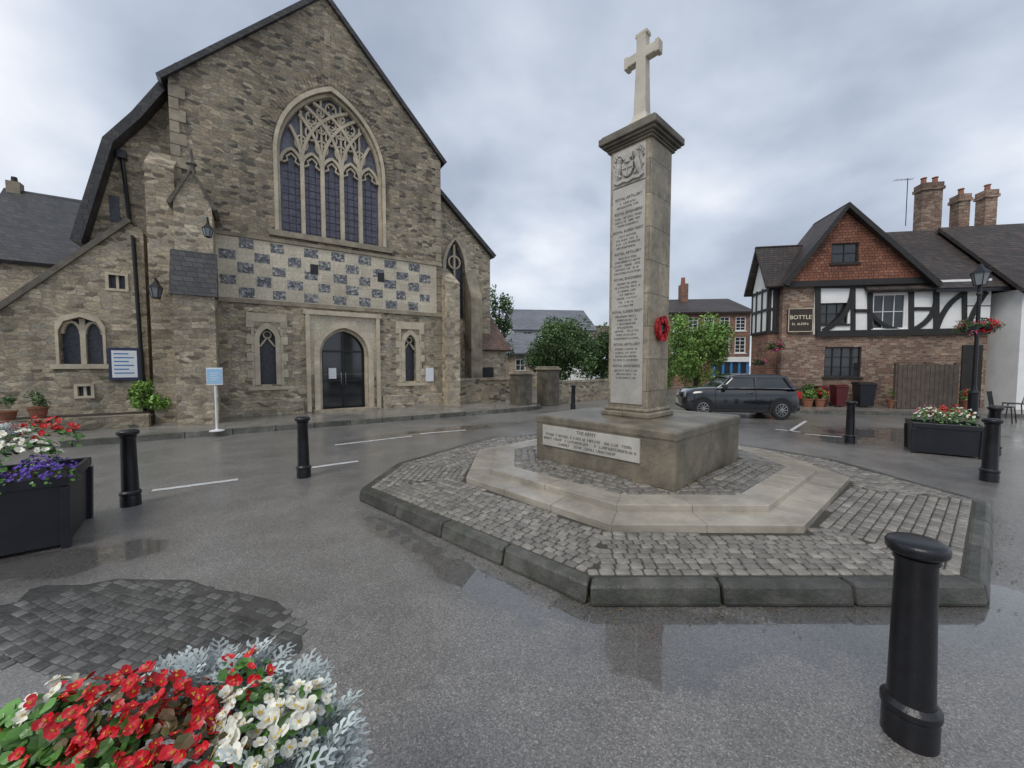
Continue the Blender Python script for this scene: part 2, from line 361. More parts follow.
def add_window(par,s0,s1,z0,z1,y=0,rec=.08,nx=2,nz=2,fm=None,gm=None,sill=True,t=.045,bt=.022):
    fm=fm or m_wpaint; gm=gm or m_glass
    w=MB(); ya,yb=y+rec-.04,y+rec
    w.box(s0,s0+t,ya,yb,z0,z1); w.box(s1-t,s1,ya,yb,z0,z1); w.box(s0+t,s1-t,ya,yb,z1-t,z1); w.box(s0+t,s1-t,ya,yb,z0,z0+t)
    for i in range(1,nx): x=s0+(s1-s0)*i/nx; w.box(x-bt/2,x+bt/2,ya+.012,yb,z0+t,z1-t)
    for i in range(1,nz): z=z0+(z1-z0)*i/nz; w.box(s0+t,s1-t,ya+.016,yb-.002,z-bt/2,z+bt/2)
    o=w.build('window',fm,par)
    p=MB(); p.box(s0,s1,yb+.003,yb+.02,z0,z1); p.build('pane',gm,o)
    if sill:
        q=MB(); q.box(s0-.06,s1+.06,y-.05,y+rec-.045,z0-.07,z0-.003); q.build('sill',fm,o)
    return o
def rect(s0,s1,z0,z1): return [(s0,z0),(s1,z0),(s1,z1),(s0,z1)]

# ================= GROUND =================
g=MB(); g.V=[(-300,-200,0),(300,-200,0),(300,500,0),(-300,500,0)]; g.C=[1]*4; g.F=[(0,1,2,3)]
struct(g.build('ground',m_asph))
CH=Fr((-8.2,11.0),(.837,.547))
K0=Vector((-6.57,8.85)); D=CH.D; Nn=CH.N
def KL(t,o): p=K0+D*t+Nn*o; return (p.x,p.y)
b=MB(); b.prism([(x,y,.0) for x,y in [KL(-16,.16),KL(8.6,.16),KL(9.2,.38),KL(9.5,.95),KL(9.6,3.0),KL(-16,3.2)]],(0,0,.12))
struct(b.build('pavement',m_pave))
b=MB()
t=-16
while t<8.5:
    L=.85; b.sh=RN.uniform(1.2,2.1)
    p0,p1,p2,p3=KL(t+.008,0),KL(t+L-.008,0),KL(t+L-.008,.155),KL(t+.008,.155)
    b.prism([(q[0],q[1],0) for q in (p0,p1,p2,p3)],(0,0,.124+RN.uniform(-.003,.003))); t+=L
pts=[KL(8.5,0),KL(9.3,.25),KL(9.7,.9),KL(9.8,3.0)]; pin=[KL(8.5,.155),KL(9.2,.38),KL(9.52,.95),KL(9.62,3.0)]
for i in range(3): b.prism([(q[0],q[1],0) for q in (pts[i],pts[i+1],pin[i+1],pin[i])],(0,0,.122))
struct(b.build('pavement_kerb',m_kerb))
def mark(u1,v1,u2,v2,w):
    a=G(u1,v1,.004); c=G(u2,v2,.004); d=(c-a).normalized(); n=Vector((-d.y,d.x,0))*w/2
    mk.prism([a-n,c-n,c+n,a+n],(0,0,.001))
mk=MB()
for a in [(152,490.5,238,479.5,.10),(312,467.5,358,461,.10),(335,445,412,436,.09),(420,433.8,466,430,.1),(478,441,538,435,.07),(775,429,800,432,.08),(805,434,842,437,.08),(806,421,790,431,.08)]: mark(*a)
struct(mk.build('road_marking',m_line))
# ================= ISLAND =================
MC=Vector((1.755,5.44))
IP=[Vector(p) for p in [(.51,2.53),(3.16,2.53),(5.10,4.10),(4.98,5.95),(3.9,7.75),(1.9,8.55),(-.44,7.85),(-1.72,5.75),(-1.80,4.55)]]
MROT=atan2(-.729,.684)
def edges(poly):
    n=len(poly); cen=sum(poly,Vector((0,0)))/n; E=[]
    for i in range(n):
        a,b_=poly[i],poly[(i+1)%n]; dd=(b_-a).normalized(); nn=Vector((-dd.y,dd.x))
        if nn.dot(cen-a)<0: nn=-nn
        E.append((a,dd,nn,(b_-a).length))
    return E
def inset(poly,d):
    n=len(poly); out=[]; lines=[(a+nn*d,dd) for a,dd,nn,L in edges(poly)]
    for i in range(n):
        p,d1=lines[i-1]; q,d2=lines[i]
        cr=d1.x*d2.y-d1.y*d2.x; tt=((q.x-p.x)*d2.y-(q.y-p.y)*d2.x)/cr
        out.append(p+d1*tt)
    return out
LP1=[Vector(p) for p in [(.92,-2.08),(2.08,-.87),(2.15,1.32),(1.1,2.35),(-1.1,2.35),(-2.25,1.2),(-2.25,-1.05),(-1.12,-2.14)]]
def toW(poly): return [Vector((MC.x+p.x*cos(MROT)-p.y*sin(MROT),MC.y+p.x*sin(MROT)+p.y*cos(MROT))) for p in poly]
def sett(mb,c,dd,nn,l,w,zb,zt,rn,flat=1.0):
    hl,hw=l/2,w/2; cu=.15*min(l,w)
    base=[(hl-cu,-hw),(hl,-hw+cu),(hl,hw-cu),(hl-cu,hw),(-hl+cu,hw),(-hl,hw-cu),(-hl,-hw+cu),(-hl+cu,-hw)]
    base=[(x*rn.uniform(.95,1.03),y*rn.uniform(.95,1.03)) for x,y in base]
    tx,ty=rn.uniform(-.05,.05)*flat,rn.uniform(-.05,.05)*flat
    b=len(mb.V)
    for k,(f,z) in enumerate([(1,zb),(1,zt-.009*flat),(.91,zt-.002*flat),(.7,zt)]):
        for x,y in base:
            p=c+dd*(x*f)+nn*(y*f); mb.v((p.x,p.y,z+(x*tx+y*ty if k else 0)))
    for r in range(3):
        for k in range(8):
            k2=(k+1)%8; mb.F.append((b+r*8+k,b+r*8+k2,b+r*8+8+k2,b+r*8+8+k))
    mb.F.append(tuple(b+24+k for k in range(8)))
def fill_setts(mb,poly,hole,d0,z,rn,rh=.078,lmin=.075,lmax=.12,maxd=3,shr=(.72,1.25),slope=0.0):
    E=edges(poly); H=edges(hole)
    for (a,dd,nn,L) in E:
        k=0
        while True:
            dist=d0+(k+.5)*rh; k+=1
            if dist>maxd: break
            t=-.5+rn.uniform(0,.1)
            while t<L+.5:
                l=rn.uniform(lmin,lmax); c=a+dd*(t+l/2)+nn*dist; t+=l+.005
                ds=[(c-e[0]).dot(e[2]) for e in E]
                if min(ds)<dist-1e-4: continue
                if min((c-e[0]).dot(e[2]) for e in H)>-.03: continue
                mb.sh=rn.uniform(*shr)*(1.3 if rn.random()<.05 else 1); zz=z+dist*slope
                sett(mb,c,dd,nn,l-.003,rh-.007,z-.04,zz+rn.uniform(-.003,.003),rn)
sb=MB(); fill_setts(sb,IP,toW(LP1),.115,.148,random.Random(3))
struct(sb.build('island_setts',m_sett,smooth=True,recalc=False))
b=MB(); b.prism([(p.x,p.y,.0) for p in inset(IP,.1)],(0,0,.136)); struct(b.build('island_bed',m_bed))
kb=MB(); IN=inset(IP,.11)
for i in range(len(IP)):
    a,c=IP[i],IP[(i+1)%len(IP)]; ai,ci=IN[i],IN[(i+1)%len(IP)]; n=max(2,int((c-a).length/.7)); nn0=edges(IP)[i][2]
    for k in range(n):
        kb.sh=RN.uniform(.75,1.25); f0,f1=k/n+.0015,(k+1)/n-.0015
        q=[a.lerp(c,f0),a.lerp(c,f1),ai.lerp(ci,f1),ai.lerp(ci,f0)]; zt=.145+RN.uniform(-.005,.005); j=RN.uniform(-.007,.007)
        q=[p+(nn0*j if m<2 else Vector((0,0))) for m,p in enumerate(q)]
        lo=[(q[0]-nn0*.03),(q[1]-nn0*.03),q[2],q[3]]; bi=len(kb.V)
        for p in lo: kb.v((p.x,p.y,0))
        for p in q: kb.v((p.x,p.y,zt+RN.uniform(-.004,.004)))
        for f in [(0,3,2,1),(4,5,6,7),(0,1,5,4),(1,2,6,5),(2,3,7,6),(3,0,4,7)]: kb.F.append(tuple(bi+x for x in f))
struct(kb.build('island_kerb',m_kerb,bevel=.026))
PA=[]
pr_=random.Random(17)
for k in range(30):
    a=2*pi*k/30; j=1+pr_.uniform(-.07,.05)
    PA.append(G(140+172*j*cos(a),632+(56 if sin(a)<0 else 62)*j*sin(a)).xy)
ob_=MB(); rr=random.Random(5)
PE=edges(PA); d1=Vector((.95,-.31)); d2=Vector((.31,.95)); cenA=sum(PA,Vector((0,0)))/30
b=MB(); b.prism([(p.x,p.y,.001) for p in inset(PA,.05)],(0,0,.003)); struct(b.build('old_sett_bed',m_settd))
for i in range(-60,60):
    t=-4+rr.uniform(0,.1)
    while t<4:
        l=rr.uniform(.045,.10); c=cenA+d1*(t+l/2)+d2*(i*.058+.02*sin(t*4+i*.15)); t+=l+.006
        mn=min((c-e[0]).dot(e[2]) for e in PE)
        if mn<.0 or (mn<.14 and rr.random()<.35): continue
        ob_.sh=rr.uniform(.7,2.0)*(1.3 if mn<.15 else 1); sett(ob_,c,d1,d2,l,.054,.001,.0075+rr.uniform(-.002,.002),rr,.35)
struct(ob_.build('old_setts',m_settd,smooth=True,recalc=False))

# ================= MEMORIAL =================
MM=thing('war_memorial','stone war memorial cross on tall inscribed column and stepped base, on the sett island','war memorial',(MC.x,MC.y,0),MROT)
def polyring(mb,A_,B_,z0,z1,nseg=2):
    for i in range(8):
        a,c=A_[i],A_[(i+1)%8]; ai,ci=B_[i],B_[(i+1)%8]
        n=nseg if (c-a).length<1.9 else nseg+1
        for k in range(n):
            f0,f1=k/n+(.002 if k else .0),(k+1)/n-(.002 if k<n-1 else .0)
            mb.prism([(p.x,p.y,z0) for p in (a.lerp(c,f0),a.lerp(c,f1),ai.lerp(ci,f1),ai.lerp(ci,f0))],(0,0,z1-z0))
U0=inset(LP1,.30); U1=inset(LP1,.60)
b=MB(); polyring(b,LP1,inset(LP1,.34),.10,.208); b.build('lower_step',m_step,MM,bevel=.007)
b=MB(); polyring(b,U0,U1,.18,.275); b.build('upper_step',m_step,MM,bevel=.007)
b=MB(); b.prism([(p.x,p.y,.12) for p in inset(LP1,.01)],(0,0,.080)); b.prism([(p.x,p.y,.19) for p in inset(LP1,.31)],(0,0,.076)); b.build('step_core',m_step,MM)
sb=MB(); fill_setts(sb,U1,[Vector(p) for p in ((-1,-1),(1,-1),(1,1),(-1,1))],.003,.276,random.Random(8),maxd=1.2,rh=.098,lmin=.10,lmax=.17,shr=(.6,1.0),slope=.07)
sb.build('inner_setts',m_sett,MM,smooth=True,recalc=False)
b=MB(); h=1.0; b.box(-h,h,-h,h,.25,.90); b.build('plinth',m_plin,MM,bevel=.03)
b=MB(); b.box(-h-.012,h+.012,-h-.012,h+.012,.79,.905); b.build('plinth_top',m_plin,MM,bevel=.025)
b=MB(); b.box(-.86,.60,-h-.02,-h+.01,.50,.775); sl=b.build('inscribed_slab',m_port,MM,bevel=.004)
text('inscription','THE ARMY',.062,m_engr,sl,(-.13,-h-.021,.735),(pi/2,0,0))
rt=random.Random(21)
def scribble(mb,x0,x1,z,hh,y,rn,gap=.55):
    x=x0
    while x<x1-hh*.6:
        if rn.random()<.14: x+=hh*.7; continue
        w=hh*.5; k=rn.randint(0,4); st=hh*.16
        mb.box(x,x+st,y,y+.003,z-hh/2,z+hh/2)
        if k in(0,1,3): mb.box(x+st,x+w,y,y+.003,z+hh/2-st,z+hh/2)
        if k in(1,4): mb.box(x+w-st*.5,x+w+st*.5,y-.0005,y+.003,z-hh/2,z+hh/2-st)
        if k in(0,2,4): mb.box(x+st,x+w,y,y+.003,z-hh/2,z-hh/2+st)
        if k in(0,3): mb.box(x+st,x+w*.8,y,y+.003,z-st/2,z+st/2)
        x+=hh*.78
b=MB()
for z,hw in ((.66,.66),(.605,.7),(.55,.45)): scribble(b,-.13-hw,-.13+hw,z,.032,-h-.023,rt)
b.build('inscription_lines',m_engr,sl)
b=MB(); b.box(-.36,.36,-.36,.36,.903,.98); b.box(-.33,.33,-.33,.33,.98,1.03); b.build('shaft_base',m_sand,MM,bevel=.02)
b=MB(); cw=.30; ch=.03
b.prism([(x,y,1.0) for x,y in [(-cw+ch,-cw),(cw-ch,-cw),(cw,-cw+ch),(cw,cw-ch),(cw-ch,cw),(-cw+ch,cw),(-cw,cw-ch),(-cw,-cw+ch)]],(0,0,3.50)); b.build('shaft',m_sand,MM,bevel=.005)
b=MB(); b.box(-.235,.235,-cw-.014,-cw+.01,1.08,3.95); pn=b.build('name_panel',m_port,MM,bevel=.003)
hd=MB(); z=3.83; rt=random.Random(4); i=0
yv=-cw-.017
for ln in [1,0,0,1,0,0,0,1,0,0,0,0,1,0,0,0,0,0,1,0,0,0,0,0,0,0,1,0,0,0,0,0,0,0,1,0,0,0,0,1,0,0,0]:
    if z<1.15: break
    if ln: z-=.03; text('inscription',['ROYAL ARTILLERY','ROYAL ENGINEERS','ROYAL SUSSEX REGT'][i%3],.047,m_engr,pn,(0,yv+.001,z),(pi/2,0,0)); i+=1; z-=.062
    else: w=rt.uniform(.12,.2); scribble(hd,-w,w,z,.024,yv,rt); z-=.049
hd.build('inscription_lines',m_engr,pn)
az_=.11
def Z(p): return p+az_
b=MB(); b.box(-.235,.235,-cw-.012,-cw+.01,3.97,4.43); ar=b.build('arms_panel',m_port,MM)
b=MB(); y0,y1=-cw-.055,-cw-.01
b.prism([(x,y1,Z(z)) for x,z in [(-.08,4.12),(.08,4.12),(.08,4.03),(.05,3.97),(0,3.94),(-.05,3.97),(-.08,4.03)]],(0,y0-y1,0))
b.box(-.004,.004,y0-.012,y0,Z(3.96),Z(4.11)); b.box(-.07,.07,y0-.0125,y0,Z(4.045),Z(4.053))
b.prism([(x,y1,Z(z)) for x,z in [(-.06,4.17),(.06,4.17),(.075,4.24),(.035,4.21),(0,4.27),(-.035,4.21),(-.075,4.24)]],(0,y0-y1,0))
b.tube([(0,-cw-.04,Z(4.12)),(0,-cw-.045,Z(4.17))],[.045,.035],8)
for s_ in(-1,1):
    b.tube([(s_*.17,-cw-.02,Z(3.93)),(s_*.15,-cw-.03,Z(4.0)),(s_*.13,-cw-.035,Z(4.08)),(s_*.13,-cw-.035,Z(4.14))],[.022,.036,.04,.026],7)
    b.tube([(s_*.13,-cw-.03,Z(4.14)),(s_*.12,-cw-.04,Z(4.20)),(s_*.10,-cw-.04,Z(4.215))],[.03,.036,.016],7)
    b.tube([(s_*.12,-cw-.03,Z(4.09)),(s_*.085,-cw-.05,Z(4.11))],[.018,.012],6); b.tube([(s_*.15,-cw-.03,Z(4.02)),(s_*.10,-cw-.045,Z(3.96))],[.02,.014],6)
    b.tube([(s_*.17,-cw-.02,Z(3.98)),(s_*.205,-cw-.02,Z(4.05)),(s_*.185,-cw-.02,Z(4.12)),(s_*.21,-cw-.02,Z(4.17))],[.013,.013,.013,.02],6)
    for k in range(7):
        a=k/6; b.tube([(s_*(.05+.14*a),-cw-.02,Z(4.15+.10*sin(a*2.6))),(s_*(.07+.14*a),-cw-.03,Z(4.19+.10*sin(a*2.6)))],[.016,.01],5)
    for k in range(6): b.tube([(s_*(.03+.03*k),-cw-.02,Z(3.95-.004*k)),(s_*(.045+.03*k),-cw-.028,Z(3.965))],[.014,.01],5)
b.ribbon([(-.21,Z(3.935)),(-.15,Z(3.905)),(-.07,Z(3.92)),(0,Z(3.90)),(.07,Z(3.92)),(.15,Z(3.905)),(.21,Z(3.935))],.04,-cw-.04,-cw-.01)
b.build('royal_arms_relief',m_port,ar,smooth=False)
b=MB(); co_=.075
for w,z0,z1 in [(.325,4.385,4.42),(.345,4.42,4.45),(.38,4.45,4.485),(.412,4.485,4.575),(.385,4.575,4.605),(.21,4.605,4.70)]:
    b.box(-w,w,-w,w,z0+co_,z1+co_)
b.build('capital',m_cap,MM,bevel=.012)
b=MB(); zb_=4.775
b.prism([(-.135,-.135,zb_),(.135,-.135,zb_),(.135,.135,zb_),(-.135,.135,zb_)],(0,0,.08))
bb=len(b.V)
for (w,z) in [(.125,zb_+.08),(.088,zb_+.19),(.070,5.70)]:
    for sx,sy in((-1,-1),(1,-1),(1,1),(-1,1)): b.v((sx*w,sy*w*.85,z))
for r in range(2):
    for k in range(4): k2=(k+1)%4; b.F.append((bb+r*4+k,bb+r*4+k2,bb+r*4+4+k2,bb+r*4+4+k))
b.F.append((bb,bb+3,bb+2,bb+1)); b.F.append((bb+8,bb+9,bb+10,bb+11))
b.box(-.068,.068,-.058,.058,5.70,6.0)
b.prism([(-.085,-.061,5.975),(.085,-.061,5.975),(.085,.061,5.975),(-.085,.061,5.975)],(0,0,.055))
b.box(-.23,.23,-.057,.057,5.67,5.80)
for s_ in(-1,1): b.box(min(s_*.195,s_*.25),max(s_*.195,s_*.25),-.061,.061,5.652,5.818)
b.build('cross',m_cross,MM,bevel=.012)
WR=thing('poppy_wreath','round red poppy wreath hanging on the brown side face of the memorial column','wreath',(MC.x,MC.y,0),MROT)
b=MB(); zc=2.08; rw=random.Random(2)
for k in range(26):
    a=2*pi*k/26; r=.115+rw.uniform(-.012,.012); c=Vector((cw+.035+rw.uniform(0,.015),r*cos(a),zc+r*1.12*sin(a)))
    n=9; bi=len(b.V); b.sh=rw.uniform(.6,1.2); b.v(c+Vector((.004,0,0)))
    for j in range(n): t=2*pi*j/n; q=.044*(1+.15*cos(4*t)); b.v(c+Vector((.016,q*cos(t),q*sin(t))))
    for j in range(n): b.F.append((bi,bi+1+j,bi+1+(j+1)%n))
b.tube([(cw+.025,.115*cos(a),zc+.128*sin(a)) for a in [2*pi*k/20 for k in range(21)]],.03,8)
b.build('poppies',m_wick,WR)
b=MB(); b.lathe([(.001,0),(.06,.002),(.05,.012),(.001,.014)],16); b.build('centre_badge',m_iron,WR,loc=(cw+.03,0,zc),rot=(0,pi/2,0))

# ================= CHURCH =================
CR=thing('stone_church','large rubble stone church with tall traceried window and chequered flint band','church',CH.loc(),CH.rz)
DC=3.25; WC=3.03
gw=archpts(WC,1.52,5.62,7.9,10.15,12); dr=archpts(DC,.74,.12,1.95,2.80,8)
l1=archpts(1.13,.2,1.02,2.35,2.68,5); l2=archpts(5.45,.2,1.02,2.35,2.68,5)
b=MB(); b.wall([(-.89,3.42),(6.65,3.42),(6.65,9.2),(2.88,12.95),(-.89,9.2)],[gw],0,.3,.5); b.build('front_wall_upper',m_rub,CR)
b=MB(); b.wall([(-.89,-.1),(6.65,-.1),(6.65,3.42),(-.89,3.42)],[dr,l1,l2],-.02,.3,.5); b.build('front_wall_lower',m_rub2,CR)
b=MB(); b.box(-.02,6.45,-.05,.0,3.5,5.22); ck=b.build('chequer_band',m_ash,CR)
mfl,nt,pb=newmat('knapped_flint')
tc=nd(nt,'ShaderNodeTexCoord').outputs['Object']; vo=nd(nt,'ShaderNodeTexVoronoi',{'Vector':tc,'Scale':17.0})
sx=nd(nt,'ShaderNodeSeparateXYZ',{0:vo.outputs['Color']}).outputs[0]
link(nt,ramp(nt,sx,[(0,(.07,.075,.085)),(.45,(.15,.155,.165)),(.8,(.27,.27,.27)),(1,(.5,.48,.43))]),pb.inputs['Base Color']); pb.inputs['Roughness'].default_value=.55
link(nt,nd(nt,'ShaderNodeBump',{'Height':vo.outputs['Distance'],'Strength':.6,'Distance':.03}).outputs[0],pb.inputs['Normal'])
b=MB()
rows=5; rh=1.72/rows; rc=random.Random(9)
for r in range(rows):
    x=.07+(0 if r%2 else .41)
    while x<6.1:
        w=.38+rc.uniform(-.045,.045); o_=rc.uniform(-.03,.03)
        z0=3.5+r*rh+.03+rc.uniform(0,.02); b.box(x+o_,min(x+o_+w,6.43),-.054,-.04,z0,z0+rh-.065+rc.uniform(-.03,.015))
        x+=.82
b.build('flint_squares',mfl,ck)
b=MB(); b.box(-.1,6.66,-.09,.0,5.23,5.33); b.build('string_course',m_dress,CR)
b=MB(); b.box(-.1,6.66,-.08,.0,3.38,3.49); b.build('string_course',m_dress,CR)
b=MB(); b.box(1.25,4.85,-.12,.02,5.42,5.58); b.build('window_ledge',m_dress,CR)
for s_ in (2.42,4.45): b=MB(); b.box(s_-.11,s_+.11,-.062,-.045,4.42,4.72); b.build('vent_slit',m_iron,CR)
b=MB()
for k in range(30):
    z0=.0+k*.3; w=.34 if k%2 else .2
    b.box(6.655-w,6.655,-.03,.0 if z0>3.3 else -.02,z0+.01,z0+.29)
for k in range(10):
    z0=5.9+k*.3; w=.34 if k%2 else .2
    if z0<8.9: b.box(-.895,-.895+w,-.03,.0,z0+.01,z0+.29)
b.build('corner_quoins',m_dress,CR)
b=MB(); b.box(-.3,DC-1.2,-.1,-.021,-.1,.55); b.build('wall_plinth',m_rub2,CR,bevel=.03)
b=MB(); b.box(DC+1.2,6.7,-.1,-.021,-.1,.55); b.build('wall_plinth',m_rub2,CR,bevel=.03)
GW=MB(); GW.band(archpts(WC,1.62,5.6,7.9,10.29,12),gw,-.05,.05); GW.band(gw,archpts(WC,1.45,5.62,7.9,10.06,12),.1,.3)
gwo=GW.build('great_window',m_trim,CR)
gl=MB(); gl.plate(gw,.31); gl.build('leaded_lights',m_bglass,gwo)
def inside(x,z,hw=1.45,zs=7.9,zt=10.06,cx=WC):
    if z<zs: return abs(x-cx)<hw
    h=zt-zs; Rr=(h*h+hw*hw)/(2*hw)
    return ((abs(x-cx)+Rr-hw)**2+(z-zs)**2)<Rr*Rr
T=MB(); pitch=2*1.42/5; xs=[WC-1.42+pitch*i for i in range(6)]
zsp=7.72
for i in range(1,5): T.box(xs[i]-.055,xs[i]+.055,.14,.29,5.6,zsp+.1)
for i in range(5):
    cx=(xs[i]+xs[i+1])/2; a=archpts(cx,pitch/2,zsp,zsp,zsp+.45,6)[1:-1]; T.ribbon(a,.085,.15,.28)
    for s_ in(-1,1): T.ribbon([(cx+s_*.22,zsp+.02),(cx+s_*.10,zsp+.09),(cx+s_*.13,zsp+.2),(cx,zsp+.32)],.045,.18,.28)
RR=2.1
def arcline(x0,zz,dirn,n=26,Rr=RR):
    out=[]
    for k in range(n+1):
        th=k/n*pi*.5; x=x0+dirn*(Rr-Rr*cos(th)); z=zz+Rr*sin(th)
        if inside(x,z,1.44): out.append((x,z))
        else: break
    return out
for i in range(1,5):
    for dn in(-1,1):
        a=arcline(xs[i],zsp+.05,dn)
        if len(a)>2: T.ribbon(a,.085,.145+.002*dn,.285)
def foil(cx,cz,r,w=.05):
    T.ribbon([(cx+r*cos(t*pi/8),cz+r*1.3*sin(t*pi/8)) for t in range(17)],w,.18,.28)
    for k in range(4):
        a=pi/4+k*pi/2; T.ribbon([(cx+r*.95*cos(a),cz+r*1.2*sin(a)),(cx+r*.4*cos(a),cz+r*.5*sin(a))],w*.8,.185,.275)
for i in range(1,5): foil(xs[i],8.42,.17)
for i in range(5):
    cx=(xs[i]+xs[i+1])/2
    for cz,r in ((8.8,.16),(9.25,.14)):
        if inside(cx,cz+r+.1) and inside(cx-r,cz) and inside(cx+r,cz): foil(cx,cz,r)
for cx,cz,r in [(WC,9.68,.15),(WC-.28,9.05,.14),(WC+.28,9.05,.14),(WC-.3,9.5,.10),(WC+.3,9.5,.10)]: foil(cx,cz,r,.045)
for i in range(1,5):
    x=xs[i]; z=8.0
    while inside(x,z+.1,1.40) and z<9.9: z+=.1
    T.box(x-.03,x+.03,.19,.287,zsp,z)
T.build('tracery',m_trim,gwo)
S=MB()
for i in range(5):
    for k in range(9): z=5.75+k*.22; S.box(xs[i]+.05,xs[i+1]-.05,.298,.306,z,z+.012)
    for k in (1,2): x=xs[i]+pitch*k/3; S.box(x-.006,x+.006,.296,.306,5.62,7.8)
S.build('glazing_bars',m_iron,gwo)
tg=MB(); tg.plate(archpts(WC,1.42,7.85,7.9,10.02,12),.304); tg.build('upper_glass',m_tglass,gwo)
b=MB()
o1=archpts(WC,1.66,7.9,7.9,10.36,16)[1:-1]; o2=archpts(WC,1.98,7.9,7.9,10.73,16)[1:-1]
for i in range(len(o1)-1):
    for f0,f1 in((.03,.47),(.53,.97)):
        q=[Vector(o1[i]).lerp(Vector(o1[i+1]),f0),Vector(o1[i]).lerp(Vector(o1[i+1]),f1),Vector(o2[i]).lerp(Vector(o2[i+1]),f1),Vector(o2[i]).lerp(Vector(o2[i+1]),f0)]
        b.prism([(p.x,-.012,p.y) for p in q],(0,.03,0))
b.build('relieving_arch',m_rub,CR)
b=MB(); b.box(WC-.17,WC+.0,-.02,0,11.5,11.9); b.build('gable_niche',m_dress,CR)
# door
b=MB(); b.band(archpts(DC,.90,.12,1.95,2.99,8),dr,-.10,.02); b.band(dr,archpts(DC,.66,.12,1.95,2.70,8),.08,.2)
b.ribbon([(DC-1.06,.13),(DC-1.06,3.2)],.12,-.13,-.025); b.ribbon([(DC+1.06,.13),(DC+1.06,3.2)],.12,-.13,-.025); b.box(DC-1.17,DC+1.17,-.14,-.025,3.17,3.31)
dso=b.build('door_surround',m_trim,CR)
b=MB(); b.wall([(DC-.995,1.3),(DC-.995,3.165),(DC+.995,3.165),(DC+.995,1.3)],[archpts(DC,.895,1.302,1.95,2.985,8)],-.045,.03,.03); b.build('spandrel',m_ash,dso)
b=MB(); b.plate(archpts(DC,.70,.12,1.95,2.76,8),.32); do=b.build('door',m_glass,CR)
b=MB()
for x in(-.66,-.03,.61): b.box(DC+x,DC+x+.05,.24,.31,.12,2.05)
b.box(DC-.024,DC+.02,.25,.31,2.05,2.6)
b.box(DC-.66,DC+.66,.24,.31,2.02,2.08); b.box(DC-.66,DC+.66,.24,.31,.12,.22); b.box(DC-.64,DC+.64,.26,.31,1.05,1.10); b.build('door_frame',m_iron,do)
for x in(-.09,.05): b=MB(); b.box(DC+x,DC+x+.025,.2,.225,.95,1.35); b.build('pull_handle',m_chrome,do)
b=MB(); b.box(DC-.45,DC-.22,.22,.235,1.15,1.5); b.build('notice_sheet',m_paper,do)
b=MB(); b.box(DC-.95,DC+.95,-.45,.0,.1,.19); b.build('door_step',m_dress,CR)
for cx,l in((1.13,l1),(5.45,l2)):
    b=MB(); b.band(archpts(cx,.33,1.0,2.35,2.85,5),l,-.06,.02)
    for k in range(8):
        w=.52 if k%2 else .40; z0=.98+k*.245
        b.box(cx-w,cx-.335,-.045,-.01,z0+.005,z0+.24); b.box(cx+.335,cx+w,-.045,-.01,z0+.005,z0+.24)
    b.box(cx-.5,cx+.5,-.1,-.01,.86,.97); b.box(cx-.5,cx+.5,-.05,-.01,2.87,3.12)
    b.ribbon([(cx-.19,2.15),(cx-.1,2.28),(cx,2.42),(cx+.1,2.28),(cx+.19,2.15)],.05,.1,.2); b.ribbon([(cx+.1*cos(t*pi/6),2.5+.1*sin(t*pi/6)) for t in range(13)],.04,.1,.2)
    o=b.build('lancet_window',m_trim,CR)
    p=MB(); p.plate(l,.22); p.build('pane',m_lead,o)
b=MB(); b.box(6.0,6.3,-.06,-.03,1.0,1.5); b.build('wall_plaque',m_paper,CR)
b=MB(); b.box(-.88,6.64,.5,20,-.1,9.15); b.build('nave_wall',m_rub,CR)
b=MB()
b.slab((-1.12,-.12,9.02),(-1.12,20,9.02),(2.88,20,13.08),(2.88,-.12,13.08),.13); b.slab((6.88,-.12,9.02),(6.88,20,9.02),(2.88,20,13.08),(2.88,-.12,13.08),.13)
b.build('nave_roof',m_slate,CR)
b=MB(); b.box(-.78,-.02,-.9,.0,-.1,5.7)
b.prism([(-.78,-.9,5.7),(-.40,-.9,6.45),(-.02,-.9,5.7)],(0,.9,0)); b.build('buttress',m_rub2,CR)
b=MB(); b.ribbon([(-.86,5.58),(-.40,6.50),(.06,5.58)],.09,-.96,.0); b.lathe([(.09,6.45),(.07,6.6),(.12,6.64),(.05,6.75),(.03,7.0),(.01,7.02)],8,(-.40,-.85,0)); b.build('gablet_coping',m_cap,CR)
b=MB(); b.box(-.80,.0,-1.35,-.9,-.1,3.35); b.build('buttress',m_rub2,CR)
b=MB(); b.prism([(-.86,-1.42,3.30),(-.86,-.9,3.30),(-.86,-.9,4.45),(-.86,-.98,4.45)],(.92,0,0)); b.build('slate_weathering',m_slate,CR)
b=MB(); b.box(-1.35,-.79,-.5,.3,-.1,6.6); b.prism([(-1.35,-.5,6.6),(-1.35,.3,6.6),(-1.35,.3,7.2)],(.56,0,0)); b.build('buttress',m_rub2,CR)
b=MB(); b.box(6.66,7.15,-.55,.5,-.1,4.6); b.prism([(6.66,-.55,4.6),(6.66,.5,4.6),(6.66,.5,5.3)],(.49,0,0)); b.build('buttress',m_rub2,CR)
yo=.8; pts=[CH.P(u,v,yo) for u,v in [(182,78),(140,126),(113,150),(82,248)]]
b=MB(); ol=[(-.85,-.1),(-.85,pts[0][1])]+pts[1:]+[(pts[-1][0],-.1)]
b.wall(ol,[],yo,.1,8); b.build('aisle_wall',m_rub2,CR)
b=MB(); b.ribbon([(p[0],p[1]+.06) for p in pts],.2,yo-.45,yo+9); b.build('aisle_roof',m_slate,CR)
yw=.45; w0=CH.P(0,309,yw); w1=CH.P(128,222,yw); w2=CH.P(143,232,yw)
sl_=(w1[1]-w0[1])/(w1[0]-w0[0]); xl=-8.5
